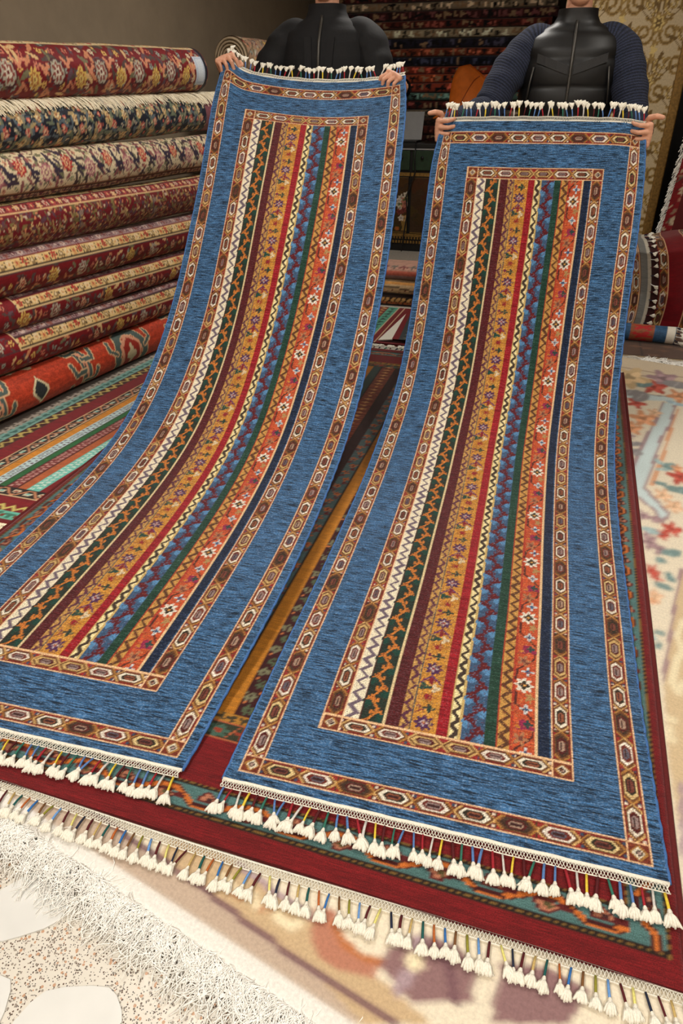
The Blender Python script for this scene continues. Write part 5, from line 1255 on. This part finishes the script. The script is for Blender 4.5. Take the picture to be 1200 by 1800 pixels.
def hand_blobs(pos, X, Y, Z, curl, thumb, spread=.0, arm=None):
    """hand from wrist at pos; Y toward the knuckles, Z back of the hand, X the thumb side. curl: 4 lists of 3 joint bends"""
    X, Y, Z = [np.array(v, float)/np.linalg.norm(v) for v in (X, Y, Z)]
    Z = Z-Y*Z.dot(Y); Z /= np.linalg.norm(Z); X2 = np.cross(Y, Z); X = X2 if X2.dot(X) > 0 else -X2
    Mx = np.stack([X, Y, Z], 1); out = []
    L = []
    for t in np.linspace(0, 1, 7):                       # palm
        for x in np.linspace(-1, 1, 7): L.append(((x*(.019+.015*t), .012+.070*t, .003*(1-x*x)), .0125+.001*(1-t)))
    L += [((.024, .030, -.006), .016), ((.019, .045, -.007), .014), ((-.022, .035, -.006), .013)]
    sd = Mx.T @ (np.array(arm)-np.array(pos)); sd = sd/np.linalg.norm(sd)
    L += chain([sd*.055, sd*.02, (0, .015, 0)], [.027, .025, .022])
    fx = [.0315, .0105, -.0105, -.0305]; ln = [(.042, .025, .021), (.046, .029, .022), (.042, .027, .021), (.033, .020, .019)]; rr = [.0092, .0096, .0090, .0080]
    for k in range(4):
        p = np.array([fx[k], .084-.004*abs(k-1.2), .001]); a = 0; pts = [p-np.array([0, .02, 0]), p]; rs = [.0105, rr[k]*1.08]
        for j in range(3):
            a += curl[k][j]; d = np.array([spread*(1.5-k)*.2, math.cos(a), -math.sin(a)]); p = p+d*ln[k][j]; pts.append(p); rs.append(rr[k]*(1-.09*(j+1)))
        L += chain(pts, rs)
    b = np.array([.028, .022, -.004]); d = [np.array(v, float)/np.linalg.norm(v) for v in thumb]
    pts = [b, b+d[0]*.034, b+d[0]*.034+d[1]*.030, b+d[0]*.034+d[1]*.030+d[2]*.024]; L += chain(pts, [.015, .0115, .0105, .0085])
    return [(np.array(pos)+Mx @ np.array(c)*1.1, r*1.1) for c, r in L]
def sweep(name, pts, rs, mat, parent, sides=22, per=4, wr=.03, seed=0, flat=None):
    """cloth tube with soft wrinkles and unwrapped cloth coordinates"""
    P = resample(np.array(pts, float), 60); P = smooth(P, 6); s = np.r_[0, np.cumsum(np.linalg.norm(np.diff(P, axis=0), axis=1))]
    r = np.interp(np.linspace(0, 1, 60), np.linspace(0, 1, len(rs)), rs); g = np.random.default_rng(seed)
    V, UV = [], []; upv = None
    for i in range(60):
        t = P[min(i+1, 59)]-P[max(i-1, 0)]; t /= np.linalg.norm(t)
        if upv is None: upv = np.array([0, 0, 1.0]) if abs(t[2]) < .9 else np.array([1.0, 0, 0])
        a = np.cross(t, upv); a /= np.linalg.norm(a); b = np.cross(a, t); upv = b
        for k in range(sides+1):
            an = 2*math.pi*k/sides; w = 1+wr*math.sin(s[i]*70+2.2*math.sin(an+seed))+wr*.6*math.sin(s[i]*38+an*2+seed)
            V.append(P[i]+r[i]*w*(math.cos(an)*a+math.sin(an)*b)); UV.append((an*.06, s[i]))
    return mesh_np(name, np.array(V), grid_faces(60, sides+1), mat, parent, None, np.array(UV))
def person(label, feet, yaw, height, hands, elbows, vest, seed):
    w = np.array([math.cos(R(yaw)), math.sin(R(yaw)), 0]); f = np.array([math.sin(R(yaw)), -math.cos(R(yaw)), 0]); k = height/1.78
    T = lambda x, y, z: np.array([feet[0], feet[1], feet[2] if len(feet) > 2 else 0])+w*x*k+f*y*k+np.array([0, 0, z*k])
    B3 = np.stack([w, f, [0, 0, 1]], 1)
    root = thing('person', label, 'person', (feet[0], feet[1], feet[2]))
    bodyV, bodyF = [], []
    def push(vf):
        o = sum(len(v) for v in bodyV); bodyV.append(vf[0]); bodyF.extend([tuple(i+o for i in q) for q in vf[1]])
    # trunk, legs and upper arms: one skin
    bl_ = []
    for z, rx, ry, y in [(.86, .15, .11, 0), (.95, .155, .115, -.01), (1.03, .14, .105, 0), (1.12, .14, .10, .005), (1.22, .155, .108, .005), (1.32, .165, .11, 0), (1.40, .165, .10, -.01), (1.46, .12, .075, -.015)]: bl_.append((T(0, y, z), (rx*k, ry*k, .075*k), B3))
    for s in (-1, 1):
        bl_ += chain([T(s*.09, 0, .88), T(s*.10, .015, .50), T(s*.105, -.01, .09)], [.085*k, .058*k, .042*k]); bl_ += chain([T(s*.105, -.02, .05), T(s*.115, .13, .035)], [.038*k, .03*k])
    for s in (0, 1):
        sx = -1 if s == 0 else 1
        bl_ += chain([T(sx*.12, -.01, 1.42), T(sx*.185, 0, 1.43), T(*elbows[s]), hands[s]['wrist']], [.050*k, .046*k, .034*k, .026*k])
    bl_ += chain([T(0, -.01, 1.42), T(0, .0, 1.55)], [.065*k, .058*k])
    push(remesh(bl_, .019, 3))
    # head with a face
    hb = [(T(0, -.012, 1.672), (.074*k, .092*k, .098*k), B3), (T(0, .018, 1.622), (.062*k, .070*k, .072*k), B3), (T(0, .048, 1.578), (.040*k, .034*k, .026*k), B3), (T(0, .060, 1.70), (.055*k, .022*k, .018*k), B3),
          (T(0, .062, 1.60), (.026*k, .018*k, .012*k), B3), (T(0, .064, 1.587), (.022*k, .015*k, .008*k), B3)]
    hb += chain([T(0, .078, 1.675), T(0, .094, 1.645), T(0, .098, 1.637)], [.010*k, .013*k, .014*k]); hb += chain([T(-.014, .082, 1.634), T(.014, .082, 1.634)], [.009*k, .009*k])
    for s in (-1, 1):
        hb += [(T(s*.076, -.012, 1.655), (.010*k, .020*k, .032*k), B3), (T(s*.042, .058, 1.635), (.02*k, .02*k, .02*k), B3)]
    hb += chain([T(0, -.012, 1.46), T(0, -.004, 1.56), T(0, .005, 1.60)], [.062*k, .056*k, .052*k])
    push(remesh(hb, .006, 3))
    for s in (0, 1):
        h = hands[s]; push(remesh(hand_blobs(h['wrist'], h['X'], h['Y'], h['Z'], h['curl'], h['thumb'], .3, T(*elbows[s])), .0030, 3))
    V = np.concatenate(bodyV)-np.array(wloc(root)); me = bpy.data.meshes.new('body'); me.from_pydata(V.tolist(), [], bodyF); me.update(); me.polygons.foreach_set('use_smooth', np.ones(len(me.polygons), bool))
    link('body', me, M['skin'], root)
    for s in (-1, 1):
        e = MB(); 
        ring = lambda c, r: [(c+r*math.cos(a)*w+r*math.sin(a)*np.array([0, 0, 1])) for a in np.linspace(0, 2*math.pi, 12, False)]
        c = T(s*.031, .072, 1.672); e.rings([ring(c-f*.004, .0135*k), ring(c+f*.004, .0105*k), ring(c+f*.007, .004*k)]); eo = e.build('eye', M['eye'], root, True)
        MB().rings([ring(c+f*.0062, .0062*k), ring(c+f*.0085, .0045*k)]).build('iris', M['iris'], eo, True)
        MB().tube([T(s*.014, .080, 1.694), T(s*.032, .083, 1.701), T(s*.052, .072, 1.696)], [.004*k, .005*k, .003*k], 6).build('eyebrow', M['hair'], root, True)
    MB().tube([T(-.024, .076, 1.594), T(-.008, .084, 1.597), T(.008, .084, 1.597), T(.024, .076, 1.594)], [.002*k, .005*k, .005*k, .002*k], 6).build('mouth', M['lip'], root, True)
    hv = remesh([(T(0, -.024, 1.690), (.081*k, .094*k, .098*k), B3), (T(0, -.07, 1.64), (.066*k, .045*k, .06*k), B3), (T(0, .035, 1.752), (.06*k, .04*k, .03*k), B3)], .009, 2)
    me = bpy.data.meshes.new('hair'); me.from_pydata((hv[0]-np.array(wloc(root))).tolist(), [], hv[1]); me.update(); me.polygons.foreach_set('use_smooth', np.ones(len(me.polygons), bool)); link('hair', me, M['hair'], root)
    # clothes
    def ring(z, rx, ry, yo, puff=0, n=48, amp=0):
        out = []
        for i in range(n):
            a = 2*math.pi*i/n; e = .82; cx, sy = math.cos(a), math.sin(a); x = math.copysign(abs(cx)**e, cx)*rx; y = math.copysign(abs(sy)**e, sy)*ry
            out.append(T(x*(1+puff), yo+y*(1+puff), z))
        return out
    R_ = []
    prof = [(.84, .188, .138), (.95, .198, .146), (1.05, .200, .148), (1.15, .204, .152), (1.25, .210, .154), (1.34, .212, .150), (1.40, .206, .136), (1.445, .186, .112), (1.475, .140, .090), (1.495, .096, .080), (1.52, .082, .078), (1.545, .080, .078)]
    zs_ = np.linspace(.84, 1.545, 90); rx = np.interp(zs_, [p[0] for p in prof], [p[1] for p in prof]); ry = np.interp(zs_, [p[0] for p in prof], [p[2] for p in prof])
    for z, a, b in zip(zs_, rx, ry):
        pf_ = .055*abs(math.sin(math.pi*(z-.84)/.105))**.55-.02 if vest else .012*math.sin(z*40)
        R_.append(ring(z, a, b, -.005, pf_ if z < 1.47 else .03))
    top = 'vest' if vest else 'jacket'
    MB().rings(R_, False).build(top, M['vest' if vest else 'jacket'], root, True)
    jk = [o for o in root.children if o.name.startswith(top)][0]
    fy = lambda z, x=0.0: (np.interp(z, [p[0] for p in prof], [p[2] for p in prof])-.005)*(1-.35*(abs(x)/.19)**3)
    zp = MB()
    zp.tube([T(0, fy(z)+.006, z) for z in np.linspace(.86, 1.50, 40)], .007*k, 6); zp.build('zip', M['zip'], jk, True)
    if vest:
        for s in (-1, 1):                              # chest straps slanting down to the zip, with hand pockets below
            pts = [(s*.012, 1.325), (s*.06, 1.34), (s*.11, 1.358), (s*.145, 1.37)]
            mb = MB(); V = []
            for x, z in pts: V += [T(x, fy(z, x)+.012, z+.014), T(x, fy(z, x)+.012, z-.020)]
            for x, z in pts: V += [T(x, fy(z, x)-.02, z+.014), T(x, fy(z, x)-.02, z-.020)]
            F = [(2*i, 2*i+1, 2*i+3, 2*i+2) for i in range(3)]+[(8+2*i, 2*i, 2*i+2, 10+2*i) for i in range(3)]+[(2*i+1, 9+2*i, 11+2*i, 2*i+3) for i in range(3)]+[(0, 8, 9, 1), (6, 7, 15, 14)]
            mb.add(V, F); mb.build('strap', M['vesttrim'], jk)
            MB().tube([T(s*.155, fy(1.33, .15)+.006, 1.335), T(s*.165, fy(1.27, .16)+.006, 1.27), T(s*.172, fy(1.20, .17)+.004, 1.20)], .004*k, 6).build('pocket_zip', M['zip'], jk, True)
    else:
        for s in (-1, 1):
            MB().rings([[T(s*(.03+.02*u)+dx, fy(z)+.004+dy, z) for dx, dy in ((-.016, 0), (.016, 0), (.016, .006), (-.016, .006))] for u, z in ((0, .9), (.3, 1.1), (.8, 1.3), (1.2, 1.42))]).build('placket', M['jacket'], jk)
    for s in (0, 1):
        sx = -1 if s == 0 else 1; h = hands[s]; el = T(*elbows[s]); wr = np.array(h['wrist']); wr = wr+(el-wr)/np.linalg.norm(el-wr)*.012; sh_ = T(sx*.175, -.005, 1.425)
        sweep('sleeve', [T(sx*.10, -.01, 1.425), sh_, T(sx*.205, .01, 1.39), (sh_+el)/2+T(sx*.02, 0, 0)-T(0, 0, 0), el, (el+wr)/2, wr], np.array([.070, .080, .080, .072, .064, .054, .040])*k, M['knit' if vest else 'jacket'], root, 24, 4, .035, seed+s)
        d = (wr-el)/np.linalg.norm(wr-el); MB().tube([wr-d*.03, wr-d*.015, wr+d*.003], [.041*k, .042*k, .038*k], 18, False).build('cuff', M['knit' if vest else 'jacket'], root, True)
    MB().rings([ring(.80, .165, .12, -.005), ring(.9, .17, .122, -.005), ring(.97, .172, .125, -.005), ring(1.02, .165, .12, -.005)]).build('trouser_waist', M['jeans'], root, True)
    for s in (-1, 1):
        sweep('trouser_leg', [T(s*.085, 0, .93), T(s*.092, 0, .75), T(s*.10, .015, .50), T(s*.105, -.01, .25), T(s*.108, -.012, .085)], np.array([.10, .098, .078, .072, .066])*k, M['jeans'], root, 20, 4, .03, seed+5)
        MB().rings([[T(s*.115+a*x, y0+0*y0, z0) if False else T(s*.115+x*math.cos(t), yc+ly*math.sin(t), z0) for t in np.linspace(0, 2*math.pi, 20, False)] for z0, x, ly, yc in ((.001, .046, .135, .045), (.03, .050, .14, .045), (.055, .045, .11, .03), (.095, .042, .06, -.01))]).build('shoe', M['shoe'], root, True)
    return root
cw = np.array([math.cos(R(-15)), math.sin(R(-15)), 0]); cf = np.array([math.sin(R(-15)), -math.cos(R(-15)), 0]); UZ = np.array([0, 0, 1.0])
# right man: fists close round the side edges, fingers in front pointing inward, thumbs out along the top
GR = [[1.25, 1.15, .5], [1.3, 1.2, .5], [1.35, 1.2, .5], [1.4, 1.2, .5]]
def grip_side(P, side, drop=.034):
    c = P[-1, 0] if side < 0 else P[-1, -1]
    Y = cf*.93-UZ*.12+cw*side*.10; Y /= np.linalg.norm(Y)
    wrist = c+cw*side*.016-UZ*drop-Y*.088+cf*.012
    # local thumb directions: x up, y toward the camera, z outward
    return dict(wrist=wrist, X=UZ, Y=Y, Z=cw*side, curl=GR, thumb=[(.75, .62, .15), (.25, .72, .60), (-.1, .5, .85)])
hr_ = [grip_side(RRP, -1), grip_side(RRP, 1)]
person('person in a black quilted vest and navy knit sweater holding up the right runner', (1.085, 3.86, .013), -15, 1.90, hr_, [(-.335, .15, 1.17), (.29, .13, 1.12)], True, 3)
# left man: hands over the top corners, fingers folded down in front
GT = [[.95, 1.2, .7], [1.0, 1.25, .7], [1.05, 1.25, .7], [1.1, 1.25, .7]]
def grip_top(P, j, side):
    c = P[-1, j]
    Y = cf*.75+UZ*.45-cw*side*.35; Y /= np.linalg.norm(Y); Z = UZ*.75-cf*.35+cw*side*.55
    return dict(wrist=c-Y*.095+UZ*.012+cw*side*.012, X=-cw*side, Y=Y, Z=Z, curl=GT, thumb=[(.6, .7, -.35), (.2, .8, -.55), (0, .6, -.8)])
hl_ = [grip_top(RLP, 8, -1), grip_top(RLP, RLP.shape[1]-26, 1)]
person('person in a plain black jacket holding up the left runner', (-.07, 4.10, .027), -15, 1.93, hl_, [(-.33, .10, 1.15), (.28, .10, 1.14)], False, 9)
